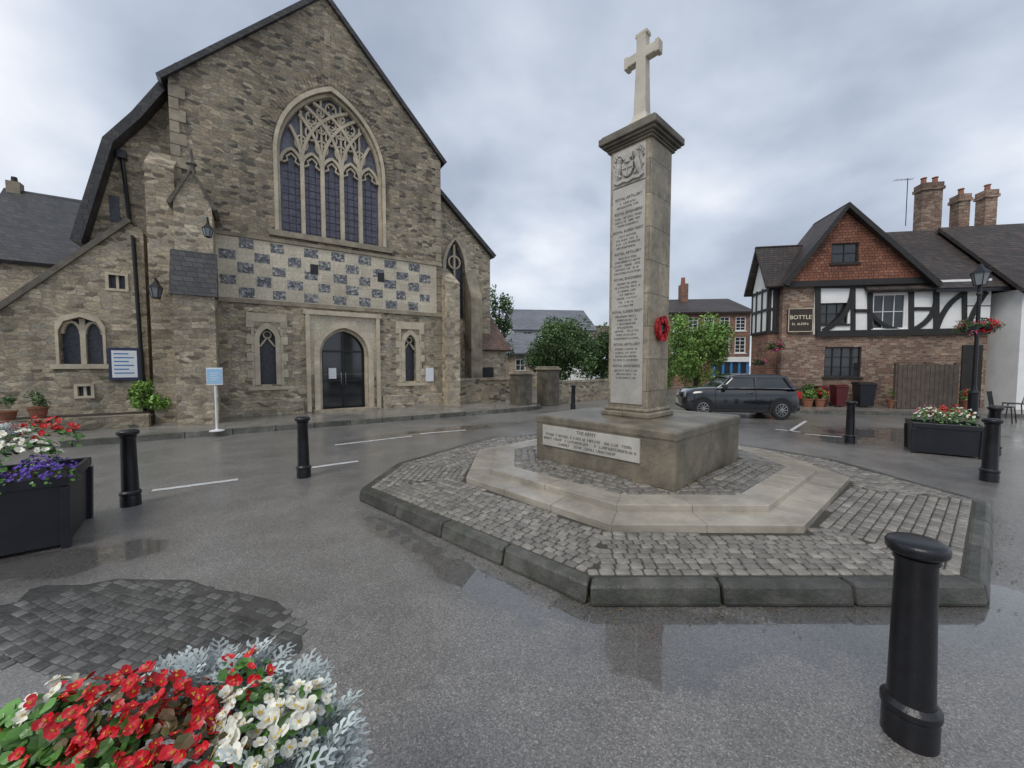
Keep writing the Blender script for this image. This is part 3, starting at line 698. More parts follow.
wa=CH.P(56,340,yw); wb=CH.P(106,340,yw)
cx=(wa[0]+wb[0])/2; hw=(wb[0]-wa[0])/2-.05; zt=CH.P(80,317,yw)[1]; zb=CH.P(80,364,yw)[1]
win=[(cx-hw,zb),(cx-hw,zt-.35),(cx-hw*.75,zt-.12),(cx,zt),(cx+hw*.75,zt-.12),(cx+hw,zt-.35),(cx+hw,zb)]
v1=CH.P(105,272,yw); v2=CH.P(129,292,yw); q1=CH.P(74,384,yw); q2=CH.P(95,398,yw)
b=MB(); b.wall([(xl,-.1),(w2[0],-.1),(w2[0],w2[1]),(w1[0],w1[1]),(w0[0],w0[1]),(xl,max(1.2,w0[1]+sl_*(xl-w0[0])))],[win,rect(v1[0]+.06,v2[0]-.06,v2[1]+.06,v1[1]-.06),rect(q1[0]+.05,q2[0]-.05,q2[1]+.05,q1[1]-.05)],yw,.22,.34); b.build('vestry_wall',m_rub2,CR)
b=MB(); b.ribbon([(xl,w0[1]+sl_*(xl-w0[0])+.06),(w1[0]+.03,w1[1]+.06)],.12,yw-.08,yw+.33); b.build('vestry_coping',m_cap,CR)
b=MB(); b.band([(p[0]+(p[0]-cx)*.14,p[1]+(.12 if p[1]>zb else 0)) for p in win],win,yw-.05,yw+.03)
b.box(cx-.05,cx+.05,yw+.08,yw+.2,zb,zt-.03); b.box(cx-hw-.15,cx+hw+.15,yw-.08,yw,zb-.12,zb-.003)
for s_ in(-1,1): b.ribbon([(cx+s_*hw/2+hw*.42*cos(t*pi/8),zt-.42+.3*sin(t*pi/8)) for t in range(9)],.06,yw+.09,yw+.2)
o=b.build('two_light_window',m_trim,CR); p=MB(); p.plate(win,yw+.215); p.build('pane',m_lead,o)
for a_,c_ in((v1,v2),(q1,q2)):
    b=MB(); s0,s1,z0,z1=a_[0],c_[0],c_[1],a_[1]
    for r in (rect(s0,s0+.06,z0,z1),rect(s1-.06,s1,z0,z1),rect(s0+.06,s1-.06,z0,z0+.06),rect(s0+.06,s1-.06,z1-.06,z1)): b.box(r[0][0],r[1][0],yw-.03,yw+.1,r[0][1],r[2][1])
    b.box((s0+s1)/2-.025,(s0+s1)/2+.025,yw+.02,yw+.1,z0+.06,z1-.06)
    o=b.build('small_window',m_trim,CR); p=MB(); p.box(s0+.06,s1-.06,yw+.12,yw+.14,z0+.06,z1-.06); p.build('pane',m_lead,o)
u0=CH.P(122,158,yo-.1); u1_=CH.P(131,232,yo-.1); e0=CH.P(133,234,yw-.08); e1_=CH.P(143,368,yw-.08)
b=MB(); b.tube([(u0[0],yo-.1,u0[1]),(u1_[0],yo-.1,u1_[1]),(e0[0],yw-.08,e0[1]-.1),(e1_[0],yw-.08,.3)],.045,8)
b.prism([(u0[0]-.09,yo-.19,u0[1]-.02),(u0[0]+.09,yo-.19,u0[1]-.02),(u0[0]+.09,yo-.02,u0[1]-.02),(u0[0]-.09,yo-.02,u0[1]-.02)],(0,0,.2))
b.build('downpipe',m_iron,CR)
b=MB(); b.box(CH.P(109,200,yo-.02)[0],CH.P(119,200,yo-.02)[0],yo-.03,yo-.005,CH.P(115,222,yo)[1],CH.P(115,196,yo)[1]); b.build('aisle_window',m_lead,CR)
yr=1.0; r0=CH.P(446,188,yr); r1=CH.P(490,256,yr)
b=MB(); rw_=archpts(CH.P(455,250,yr)[0],.42,CH.P(455,318,yr)[1],CH.P(455,268,yr)[1],CH.P(455,240,yr)[1],6)
b.wall([(6.64,-.1),(r1[0],-.1),(r1[0],r1[1]),(6.64,r0[1])],[rw_],yr,.2,9); b.build('aisle_wall',m_rub2,CR)
b=MB(); b.ribbon([(6.6,r0[1]+.08),(r1[0]+.15,r1[1]-.05)],.16,yr-.2,yr+9); b.build('aisle_roof',m_slate,CR)
cxr=CH.P(455,250,yr)[0]
b=MB(); b.band([(cxr+(p[0]-cxr)*1.3,p[1]+.1) for p in rw_],rw_,yr-.06,yr+.05); b.box(cxr-.04,cxr+.04,yr+.06,yr+.18,rw_[0][1],rw_[8][1])
b.ribbon([(cxr+.25*cos(t*pi/8),CH.P(455,262,yr)[1]+.25*sin(t*pi/8)) for t in range(17)],.06,yr+.05,yr+.17)
o=b.build('aisle_window',m_trim,CR); p=MB(); p.plate(rw_,yr+.19); p.build('pane',m_lead,o)
b=MB(); x=CH.P(470,300,yr)[0]; b.box(x-.25,x+.25,yr-.6,yr,-.1,CH.P(470,300,yr)[1]); b.prism([(x-.25,yr-.6,CH.P(470,300,yr)[1]),(x-.25,yr,CH.P(470,300,yr)[1]),(x-.25,yr,CH.P(470,270,yr)[1])],(.5,0,0))
b.build('buttress',m_dress,CR)
yp=.7; p0=CH.P(470,348,yp); p1=CH.P(506,349,yp); pt=CH.P(474,312,yp+.6)
b=MB(); b.box(p0[0],p1[0],yp,yp+2.5,-.1,p0[1]); b.build('porch_wall',m_rub2,CR)
b=MB(); b.slab((p0[0]-.15,yp-.25,p0[1]-.05),(p1[0]+.15,yp-.25,p0[1]-.05),(p1[0]-.3,yp+1.3,pt[1]+.35),(p0[0]-.15,yp+1.3,pt[1]+.35),.08); b.build('porch_roof',m_tileb,CR)
b=MB(); b.box(p0[0]+.35,p0[0]+1.1,yp-.03,yp,.1,1.5); b.build('porch_door',m_timber,CR)
b=MB(); b.box(-8.5,-1.36,-1.15,-.9,0,.42); tag(b.build('low_stone_wall',m_rub,None,loc=CH.loc(),rot=(0,0,CH.rz)),'low dark stone wall around the raised bed left of the church buttress','wall')
b=MB(); b.box(-8.5,-1.36,-.9,yw-.005,.1,.36); struct(b.build('raised_ground',m_soil,None,loc=CH.loc(),rot=(0,0,CH.rz)))
def lantern(mb,gb,c,s=1.0):
    x,y,z=c
    mb.lathe([(.02*s,.0),(.09*s,.02*s),(.09*s,.04*s)],6,(x,y,z)); mb.lathe([(.15*s,.27*s),(.05*s,.38*s),(.02*s,.45*s)],6,(x,y,z))
    for k in range(6):
        a=k*pi/3; mb.tube([(x+.085*s*cos(a),y+.085*s*sin(a),z+.04*s),(x+.135*s*cos(a),y+.135*s*sin(a),z+.28*s)],.008*s,4)
    gb.lathe([(.078*s,.04*s),(.127*s,.27*s)],6,(x,y,z))
m_lglass=M('lantern_glass',(.25,.27,.28),(.2,.22,.23),.1,5,0)
for (u,v,off,lab) in [(156,299,-.95,'black wall lantern on bracket beside the church downpipe'),(208,238,-1.3,'black lantern hanging on the gabled buttress of the church')]:
    s_,z=CH.P(u,v,off); w=CH.W(s_,off,z)
    t=thing('wall_lantern',lab,'lantern',w,CH.rz); mb,gb=MB(),MB(); lantern(mb,gb,(0,0,0),.85 if off<-1 else 1.0)
    mb.tube([(0,0,.36),(0,0,.5),(0,.2,.5),(0,.46 if off>-1 else .38,.42)],.018,6)
    if off>-1: mb.tube([(0,.44,.05),(0,.3,.12),(0,.15,.46)],.014,6)
    mb.build('lantern_frame',m_iron,t); gb.build('lantern_glass',m_lglass,t)
s_,z=CH.P(125,364,yw-.06)
t=thing('notice_board','blue framed notice board on the vestry wall beside the downpipe','notice board',CH.W(s_,yw-.06,z),CH.rz)
b=MB(); b.box(-.30,.30,-.03,.05,-.42,.42); b.build('board_frame',m_bblue,t); b=MB(); b.box(-.24,.24,-.036,-.031,-.35,.35); pp=b.build('poster',m_paper,t)
b=MB()
for k in range(6): b.box(-.2,.08+.1*(k%2),-.039,-.037,.25-k*.1,.28-k*.1)
b.build('print',m_blue,pp)
gp=G(217,431,.12); t=thing('sign_stand','white post sign with blue and white sheet on a round foot on the church pavement','sign',(gp.x,gp.y,.12),radians(20))
b=MB(); b.lathe([(.14,0),(.14,.02),(.03,.04),(.022,.06),(.022,1.02)],16); b.build('post',m_wpaint,t)
b=MB(); b.box(-.15,.15,-.03,-.01,1.04,1.42); pa=b.build('sign_panel',m_paper,t)
b=MB(); b.box(-.14,.14,-.035,-.031,1.07,1.39)
b.build('sign_print',M('pale_blue_print',(.30,.53,.74),(.33,.56,.76),.5),pa)
b=MB()
for k in range(4): b.box(-.08,.08-.03*(k%2),-.039,-.036,1.29-k*.05,1.305-k*.05)
b.build('sign_lines',m_paper,pa)

# ================= VEGETATION =================
def leafquad(mb,c,size,rn,up=.3):
    a=Vector((rn.gauss(0,1),rn.gauss(0,1),rn.gauss(0,1)+up)).normalized(); x=a.orthogonal().normalized(); x.rotate(Matrix.Rotation(rn.uniform(0,6.28),3,a)); y=a.cross(x)
    l=size*rn.uniform(.7,1.3); w=l*.5
    i=len(mb.V); mb.v(c-x*l/2); mb.v(c+y*w/2+a*w*.1); mb.v(c+x*l/2); mb.v(c-y*w/2+a*w*.1); mb.F.append((i,i+1,i+2,i+3))
def crown(mb,c,rx,ry,rz,n,size,rn,clumps=26,cr=.33):
    c=Vector(c); cl=[]
    for k in range(clumps):
        d=Vector((rn.gauss(0,1),rn.gauss(0,1),rn.gauss(0,1)*.9+.15)).normalized()*rn.uniform(.35,.85)
        cl.append((Vector((c.x+d.x*rx,c.y+d.y*ry,c.z+d.z*rz)),rn.uniform(.7,1.25)*cr,rn.uniform(.55,1.4)))
    for i in range(n):
        q,r,s=cl[i%clumps]; d=Vector((rn.gauss(0,1),rn.gauss(0,1),rn.gauss(0,1))).normalized()*(rn.random()**.45)*r
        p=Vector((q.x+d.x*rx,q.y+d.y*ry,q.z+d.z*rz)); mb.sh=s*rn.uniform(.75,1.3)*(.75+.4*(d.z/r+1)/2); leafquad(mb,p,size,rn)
def tree(name,label,cat,loc,h,rx,rz,n,size,mat,group=None,seed=1,th=.12,clumps=26,cr=.33):
    rn=random.Random(seed); t=thing(name,label,cat,loc,0,group)
    b=MB(); top=h-rz; b.tube([(0,0,-.05),(.03,0,top*.5),(-.02,.02,top),(.0,0,top+rz*.5)],[th,th*.8,th*.6,th*.25],8)
    for k in range(7):
        a=k*2*pi/7+rn.uniform(-.3,.3); b.tube([(0,0,top*.75+k*.05),(rx*.35*cos(a),rx*.35*sin(a),top),(rx*.7*cos(a),rx*.7*sin(a),top+rz*.4)],[th*.45,th*.3,th*.1],6)
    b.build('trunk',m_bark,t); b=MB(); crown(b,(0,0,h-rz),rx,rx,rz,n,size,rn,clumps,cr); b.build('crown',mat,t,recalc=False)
    return t
def place_tree(u,vt,Y,rxpx): top=AT(u,vt,Y); return dict(loc=(top.x,Y,0),h=top.z,rx=rxpx/F*Y)
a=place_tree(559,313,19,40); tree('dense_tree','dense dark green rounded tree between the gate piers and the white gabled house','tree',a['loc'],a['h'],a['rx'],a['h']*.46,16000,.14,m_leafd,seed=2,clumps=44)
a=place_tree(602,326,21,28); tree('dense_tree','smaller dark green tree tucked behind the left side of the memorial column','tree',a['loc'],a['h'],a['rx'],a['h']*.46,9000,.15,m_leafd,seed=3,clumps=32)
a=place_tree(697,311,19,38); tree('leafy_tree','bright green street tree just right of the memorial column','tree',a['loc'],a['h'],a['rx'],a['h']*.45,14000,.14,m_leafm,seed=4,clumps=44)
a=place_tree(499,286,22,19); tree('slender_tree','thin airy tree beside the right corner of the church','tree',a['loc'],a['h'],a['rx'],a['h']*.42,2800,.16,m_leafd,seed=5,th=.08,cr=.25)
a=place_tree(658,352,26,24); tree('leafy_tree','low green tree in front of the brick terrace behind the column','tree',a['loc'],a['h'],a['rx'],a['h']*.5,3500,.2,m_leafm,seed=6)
p=CH.W(CH.P(152,400,-.2)[0],-.25,.3); t=thing('leafy_shrub','light green leafy shrub against the church buttress','shrub',p,0); b=MB(); crown(b,(0,0,.46),.58,.42,.6,3000,.11,random.Random(7),22,.35); b.build('foliage',m_leafm,t,recalc=False)
b=MB()
for k in range(6): b.tube([(0,0,0),(.3*cos(k),.3*sin(k),.6)],.012,5)
b.build('stems',m_bark,t)
def pot_plant(loc,r,h,mat,lab,seed,pm=None,fl=None,n=260,grp=None):
    t=thing('potted_plant',lab,'potted plant',loc,0,grp); b=MB(); b.lathe([(r*.65,0),(r*.95,h*.9),(r*1.05,h*.9),(r*1.05,h),(r*.9,h),(r*.88,h*.93)],14); b.build('pot',pm or m_terra,t)
    b=MB(); crown(b,(0,0,h+r*.9),r*1.3,r*1.3,r*1.2,n,r*.35,random.Random(seed),10,.4); b.build('foliage',mat,t,recalc=False)
    if fl:
        b=MB(); crown(b,(0,0,h+r*1.15),r*1.35,r*1.35,r*1.1,n//2,r*.3,random.Random(seed+1),8,.4); b.build('flowers',fl,t,recalc=False)
    return t
pot_plant(CH.W(CH.P(38,410,-.3)[0],-.3,.36),.17,.28,m_leafd,'terracotta pot with small dark plant on the raised bed at far left',31)
pot_plant(CH.W(CH.P(8,410,-.3)[0],-.35,.36),.16,.22,m_leafd,'low pot of dark leaves at the left edge of the raised bed',33)

# ================= flowers =================
def petal_flower(mb,yb,c,nrm,size,rn,np_=4):
    nrm=nrm.normalized(); x=nrm.orthogonal().normalized(); x.rotate(Matrix.Rotation(rn.uniform(0,6.28),3,nrm)); y=nrm.cross(x)
    for k in range(np_):
        a=2*pi*k/np_+rn.uniform(-.15,.15); sz=size*(1.0 if k%2==0 else .72)*rn.uniform(.88,1.1)
        d=x*cos(a)+y*sin(a); e=nrm.cross(d); cup=rn.uniform(.05,.55)
        mb.sh=rn.uniform(.6,1.12)
        i=len(mb.V); mb.v(c)
        prof=[(.18,-.2),(.5,-.44),(.82,-.42),(1.0,-.2),(1.04,.0),(1.0,.2),(.82,.42),(.5,.44),(.18,.2)]
        for l,w in prof: mb.v(c+d*(l*sz*.5)+e*(w*sz*.62)+nrm*(cup*l*l*sz*.5+abs(w)*sz*.12+rn.uniform(-.03,.03)*sz))
        mid=len(mb.V); mb.v(c+d*sz*.3+nrm*(cup*.36*sz*.5-.02*sz))
        n=len(prof)
        for j in range(n-1): mb.F.append((i+1+j,i+2+j,mid))
        mb.F.append((i,i+1,mid)); mb.F.append((i,mid,i+n))
    if yb is not None:
        for k in range(5):
            q=c+nrm*size*.12+x*rn.uniform(-.07,.07)*size+y*rn.uniform(-.07,.07)*size
            i=len(yb.V); r=size*.055
            for dd in (x,y,-x,-y): yb.v(q+dd*r)
            yb.v(q+nrm*r*1.3)
            for j in range(4): yb.F.append((i+j,i+(j+1)%4,i+4))
def round_leaf(mb,c,nrm,size,rn):
    nrm=nrm.normalized(); x=nrm.orthogonal().normalized(); x.rotate(Matrix.Rotation(rn.uniform(0,6.28),3,nrm)); y=nrm.cross(x)
    mb.sh=rn.uniform(.5,1.35); i=len(mb.V); mb.v(c-nrm*size*.08); n=10
    for k in range(n):
        a=2*pi*k/n; r=size*.5*(1+.07*cos(5*a)+.06*rn.uniform(-1,1)); mb.v(c+x*r*cos(a)+y*r*.82*sin(a)+nrm*size*(.06*cos(2*a)))
    for k in range(n): mb.F.append((i,i+1+k,i+1+(k+1)%n))
def lobed_leaf(mb,base,d,nrm,L,rn):
    d=d.normalized(); e=d.cross(nrm).normalized(); up=e.cross(d)
    mb.sh=rn.uniform(.6,1.2)
    def pt(t,w): return base+d*(L*t)+up*(L*(.25*t-.45*t*t))+e*w+up*abs(w)*.25
    ns=5; ww=.03*L
    i=len(mb.V)
    for k in range(ns+1): t=k/ns; mb.v(pt(t,-ww)); mb.v(pt(t,ww))
    for k in range(ns): mb.F.append((i+2*k,i+2*k+1,i+2*k+3,i+2*k+2))
    for k in range(1,ns+1):
        t=k/ns*.95; ll=L*(.32-.16*abs(t-.5)*2)*rn.uniform(.85,1.15)
        for s in(-1,1):
            j=len(mb.V)
            mb.v(pt(t-.04,s*ww)); mb.v(pt(t+.03,s*ww)); mb.v(pt(t+.11,s*ll*.55)); mb.v(pt(t+.21,s*ll*.66)); mb.v(pt(t+.17,s*ll)); mb.v(pt(t+.07,s*ll*1.0)); mb.v(pt(t+.03,s*ll*.55))
            mb.F.append((j,j+1,j+2,j+6)); mb.F.append((j+2,j+3,j+4)); mb.F.append((j+2,j+4,j+5,j+6))
def begonia(loc,r,nf,nl,fs,fm,lm,lab,grp,seed,dome=.55,name='begonia_plant',ls=.85):
    rn=random.Random(seed); t=thing(name,lab,'flowering plant' if nf else 'foliage plant',loc,0,grp)
    fb,yb,lb=MB(),MB(),MB()
    for k in range(nf):
        a=rn.uniform(0,6.28); q=sqrt(rn.random()); ht=dome*r*(1-q*q*.8)+rn.uniform(-.03,.03)*r*6
        c=Vector((r*q*cos(a),r*q*sin(a),ht)); nr=Vector((q*cos(a)*.9+rn.gauss(0,.45),q*sin(a)*.9-.25+rn.gauss(0,.45),1)); petal_flower(fb,yb,c,nr,fs*rn.uniform(.6,1.2),rn)
    for k in range(nl):
        a=rn.uniform(0,6.28); q=sqrt(rn.random())*1.1; ht=dome*r*(1-q*q*.9)-rn.uniform(-.08,.9)*r*.45
        c=Vector((r*q*cos(a),r*q*sin(a),ht)); nr=Vector((q*cos(a)*.7+rn.gauss(0,.5),q*sin(a)*.7+rn.gauss(0,.5)-.2,1)); round_leaf(lb,c,nr,fs*ls*rn.uniform(.7,1.2),rn)
    lb.build('leaves',lm,t,recalc=False)
    if nf: fb.build('flowers',fm,t,recalc=False); yb.build('stamens',m_yel,t,recalc=False)
    return t
def silverplant(loc,r,n,L,lab,grp,seed):
    rn=random.Random(seed); t=thing('silver_foliage_plant',lab,'foliage plant',loc,0,grp); b=MB()
    for k in range(n):
        a=rn.uniform(0,6.28); q=rn.random()**.5; base=Vector((r*.55*q*cos(a),r*.55*q*sin(a),rn.uniform(-.02,.04)+.25*r*(1-q)))
        d=Vector((cos(a)*q+rn.gauss(0,.25),sin(a)*q+rn.gauss(0,.25),rn.uniform(.1,.9))); lobed_leaf(b,base,d,Vector((0,0,1))+Vector((rn.gauss(0,.3),rn.gauss(0,.3),0)),L*rn.uniform(.7,1.2),rn)
    b.build('leaves',m_silv,t,recalc=False); return t
def planter(loc,rot,w,d,h,lab):
    t=thing('square_planter',lab,'planter',loc,rot); b=MB()
    bb=len(b.V); hw,hd=w/2,d/2
    for f,z in((.97,0.03),(1,h-.06)):
        for sx,sy in((-1,-1),(1,-1),(1,1),(-1,1)): b.v((sx*hw*f,sy*hd*f,z))
    for k in range(4): k2=(k+1)%4; b.F.append((bb+k,bb+k2,bb+4+k2,bb+4+k))
    b.F.append((bb+3,bb+2,bb+1,bb)); b.build('box',m_plast,t)
    b=MB(); r=.02
    b.box(-hw-r,hw+r,-hd-r,-hd+.02,h-.09,h); b.box(-hw-r,hw+r,hd-.02,hd+r,h-.09,h); b.box(-hw-r,-hw+.02,-hd+.02,hd-.02,h-.09,h-.002); b.box(hw-.02,hw+r,-hd+.02,hd-.02,h-.09,h-.002); b.build('rim',m_plast,t,bevel=.01)
    for sx in(-1,1):
        for sy in(-1,1):
            b=MB(); b.prism([(sx*(hw*.97)-.03,sy*(hd*.97)-.03,0),(sx*(hw*.97)+.03,sy*(hd*.97)-.03,0),(sx*(hw*.97)+.03,sy*(hd*.97)+.03,0),(sx*(hw*.97)-.03,sy*(hd*.97)+.03,0)],(sx*hw*.03,sy*hd*.03,h-.1)); b.build('corner_post',m_plast,t,bevel=.006)
    b=MB(); b.box(-hw+.02,hw-.02,-hd+.02,hd-.02,h-.12,h-.05); b.build('soil',m_soil,t); return t
planter((-1.03,.22,0),0,1.0,1.0,.70,'black planter box in the near left foreground full of bedding flowers')
def fgpos(u,v,z=.86): q=G(u,v,z); return (q.x,q.y,z-.04)
sd=100
for u,v,z,mt,lm,nf,nm in [(62,712,.84,m_red,m_leafg,26,'red begonia with green leaves left of the near white begonias'),(120,700,.88,m_red,m_bronze,40,'tallest red begonia with bronze leaves at back of near planter'),(180,715,.87,m_red,m_bronze,40,'red begonia with bronze leaves beside the white cluster'),(115,748,.86,m_red,m_leafg,40,'red begonia in the middle of the near planter front row'),(190,765,.85,m_red,m_bronze,36,'red begonia at the bottom of the frame left of the silver leaves'),(60,775,.83,m_red,m_leafg,16,'sparse red begonia among green leaves at bottom left corner'),(235,682,.83,m_red,m_leafg,14,'small red begonia against the silver foliage at the back')]:
    sd+=1; begonia(fgpos(u,v,z),.10,nf,110,.032,mt,lm,nm,None,sd,.75)
for u,v,z,nf,lab in [(245,700,.87,34,'white begonia at the back right of the near planter'),(283,725,.86,34,'white begonia at the right edge of the near planter beside silver leaves'),(245,738,.87,26,'white begonia in the middle between red blooms and silver leaves'),(40,700,.85,16,'white begonia at far left of the near planter'),(300,700,.84,20,'small white begonia at the back right corner of the near planter')]:
    sd+=1; begonia(fgpos(u,v,z),.07,nf,34,.035,m_wpet,m_leafg,lab,None,sd,.8)
for i,(u,v,z,n) in enumerate([(170,690,.79,50),(205,682,.80,55),(245,684,.80,60),(283,694,.78,55),(315,738,.77,55),(310,770,.77,40),(265,772,.82,35),(235,790,.80,20)]):
    sd+=1; silverplant(fgpos(u,v,z),.09,n,.072,'silver lacy leaved plant %s'%['at back left behind the red begonias','at back centre of near planter','behind the white begonia at the back','at back right corner of near planter','spilling over the right rim of near planter','at bottom right rim of near planter','in front of the white begonia','at the bottom between red and white flowers'][i],None,sd)
for i,(u,v) in enumerate([(15,750),(40,770),(5,725)]):
    sd+=1; begonia(fgpos(u,v,.82),.08,0,36,.06,m_wpet,m_leafg,['broad green leaves at left edge of near planter','broad green leaves at bottom left of near planter','uppermost broad green leaves at left edge of near planter'][i],None,sd,.7,name='green_leaf_plant',ls=1)
a0=radians(38); xd=Vector((cos(a0),sin(a0))); yd=Vector((-sin(a0),cos(a0))); c0=Vector((-3.90,3.36)); lw,ldp=1.1,.85
pc=c0-xd*lw/2+yd*ldp/2
planter((pc.x,pc.y,0),a0,lw,ldp,.64,'black square planter with white and purple flowers at the left edge')
k=0
for dx,dy,fm,lab,nf in [(-.15,-.05,m_wpet,'white flowers left in the left edge planter',70),(.22,-.12,m_wpet,'white flowers in middle of the left edge planter',80),(.42,-.38,m_purp,'purple flowers trailing at right corner of the left edge planter',170),(.05,-.42,m_purp,'purple flowers spilling over the front of the left edge planter',170),(-.1,.28,m_red,'red flowers at the back of the left edge planter',90),(.3,.25,m_red,'red flowers at the back right of the left edge planter',70)]:
    k+=1; z=.80 if fm!=m_purp else .64; z+= .1 if fm==m_red else 0; w=pc+xd*dx+yd*dy
    begonia((w.x,w.y,z),.24 if fm!=m_purp else .2,nf,110,.055 if fm!=m_purp else .035,fm,m_leafg,lab,None,200+k,.8,name='bedding_plant')
w=pc+xd*.05+yd*.1; silverplant((w.x,w.y,.92),.22,60,.12,'silver foliage in the middle of left edge planter',None,290)
a1=radians(-38); xd=Vector((cos(a1),sin(a1))); yd=Vector((-sin(a1),cos(a1))); pf=G(946,456).xy; pc=pf+yd*.36
planter((pc.x,pc.y,0),a1,.84,.72,.56,'black square planter with mixed flowers right of the island')
k=0
for dx,dy,fm,lab,nf in [(-.2,-.15,m_wpet,'white flowers at front left of the far right planter',60),(.2,-.15,m_wpet,'white flowers at front right of the far right planter',40),(0,.05,m_red,'red flowers in middle of the far right planter',60),(-.15,.22,m_pink,'pink flowers at back of the far right planter',50),(.2,.18,m_red,'red flowers at back right of the far right planter',50)]:
    k+=1; w=pc+xd*dx+yd*dy; begonia((w.x,w.y,.64),.21,nf,120,.045,fm,m_leafg,lab,None,300+k,.9,name='bedding_plant')
tf=random.Random(12)
for i,(u,v,n) in enumerate([(663,602,26),(712,603,14),(530,566,12),(588,598,10),(640,602,12),(960,572,9),(770,600,9),(455,535,14),(420,520,10),(840,602,8)]):
    q=G(u,v+2); b=MB()
    for k in range(n*2):
        a=tf.uniform(0,6.28); l=tf.uniform(.03,.08); c=Vector((q.x+tf.gauss(0,.03),q.y+tf.gauss(0,.008),0)); e=Vector((cos(a)*.4*l,sin(a)*.4*l,l)); w=Vector((-sin(a),cos(a),0))*.004
        b.sh=tf.uniform(.6,1.5); i0=len(b.V); b.v(c-w); b.v(c+w); b.v(c+e); b.F.append((i0,i0+1,i0+2))
    tag(b.build('weed_tuft',m_green,recalc=False),'small weed tuft growing at the foot of the island kerb','weed','weed tufts along the island kerb')
b=MB()
for k in range(260):
    e=tf.choice([(0,1),(8,0),(1,2),(0,1)]); p=IP[e[0]].lerp(IP[e[1]],tf.random()); q=Vector((p.x,p.y,.006))
    dn=(p-MC).normalized(); o_=dn*(abs(tf.gauss(0,.12))+.04); q+=Vector((o_.x,o_.y,0))
    a=tf.uniform(0,6.28); l=tf.uniform(.004,.014); b.sh=tf.uniform(.4,1.4); i0=len(b.V)
    b.v(q+Vector((cos(a)*l,sin(a)*l,0))); b.v(q+Vector((-sin(a)*l*.5,cos(a)*l*.5,.003))); b.v(q-Vector((cos(a)*l,sin(a)*l,0))); b.v(q-Vector((-sin(a)*l*.5,cos(a)*l*.5,-.002))); b.F.append((i0,i0+1,i0+2,i0+3))
o=b.build('leaf_litter',m_litter,recalc=False); tag(o,'tiny scattered leaf litter along the foot of the island kerb','leaf litter'); o['kind']='stuff'

# ================= BOLLARDS =================
def make_bollard(label):
    t=thing('bollard',label,'bollard',(0,0,0),0,'black cast iron bollards')
    b=MB(); b.lathe([(.092,0),(.092,.10),(.088,.12),(.098,.13),(.098,.155),(.080,.175)],28); b.build('base',m_iron,t,smooth=True)
    b=MB(); b.lathe([(.079,.17),(.077,.2),(.071,.5),(.067,.77),(.075,.78),(.075,.795),(.066,.802)],28); b.build('shaft',m_iron,t,smooth=True)
    b=MB(); b.lathe([(.066,.795),(.090,.81),(.099,.822),(.100,.845),(.094,.856),(.078,.864),(.05,.868),(.01,.870)],28); b.build('cap',m_iron,t,smooth=True)
    for ch in t.children:
        m=ch.modifiers.new('es','EDGE_SPLIT'); m.split_angle=radians(40)
    return t
bo=make_bollard('black bollard nearest the camera at the right front of the island')
bl=[(909,736,None),(131,505,'black bollard beside the left edge flower planter'),(304,477,'black bollard left of the island facing the church door'),(850,443,'black bollard standing between the parked car and the right planter'),(989,481,'black bollard immediately right of the far right planter'),(573,409,'small distant bollard by the stone gate pier'),(993,455,'farther bollard behind the one right of the right planter')]
for i,(u,v,lab) in enumerate(bl):
    o=bo if i==0 else copy_tree(bo)
    q=G(u,v); o.location=(q.x,q.y,0); o.rotation_euler=(RN.uniform(-.01,.01),RN.uniform(-.01,.01),i)
    if lab: o['label']=lab
# ================= TUDOR HOUSE =================
TH=Fr((12.27,14.5),(.985,-.17)); TP=TH.P
th=thing('timber_framed_house','timber framed house with red tiled gable and black and white panels','house',TH.loc(),TH.rz)
ap=TP(842,209); el=TP(783,284); er=TP(927,284); zj=TP(850,283)[1]; zm=TP(850,334)[1]
xr_=TP(990,300)[0]; xg=TP(783,300)[0]; xh=TP(926,300)[0]; xm=TP(814,300)[0]
wg=(TP(825,346)[0],TP(862,346)[0],TP(843,377)[1],TP(843,347)[1])
b=MB(); b.wall(rect(xg,xr_,-.1,zm),[rect(*wg)],0,.1,.3); b.build('ground_floor_wall',m_brick2,th)
add_window(th,*wg,y=0,rec=.09,nx=4,nz=3,fm=m_timber,bt=.03)
b=MB(); b.wall(rect(xg,xm,zm+.002,zj),[],.0,.1,.3); b.build('first_floor_brick',m_brick2,th)
w1_=(TP(873,300)[0],TP(906,300)[0],TP(890,329)[1],TP(890,294)[1]); w2_=(TP(818,300)[0],TP(848,300)[0],TP(835,324)[1],TP(835,303)[1])
b=MB(); b.wall(rect(xm+.003,xr_,zm+.002,zj),[rect(*w1_),rect(*w2_)],-.03,.1,.3); b.build('white_panels',m_white,th)
add_window(th,*w1_,y=-.03,rec=.08,nx=3,nz=2); add_window(th,*w2_,y=-.03,rec=.08,nx=3,nz=2,fm=m_timber)
wgb=(TP(829,250)[0],TP(856,250)[0],TP(842,264)[1],TP(842,244)[1])
b=MB(); b.wall([(el[0]+.1,zj+.002),(er[0]-.1,zj+.002),(ap[0],ap[1]-.1)],[rect(*wgb)],-.15,.1,.3); b.build('tile_hung_gable',m_tileh,th)
add_window(th,*wgb,y=-.15,rec=.07,nx=2,nz=2,fm=m_timber)
b=MB(); b.ribbon([(el[0]-.1,el[1]-.1),(ap[0],ap[1]),(er[0]+.1,er[1]-.1)],.19,-.42,-.36)
b.build('bargeboard',m_timber,th)
gd=1.7
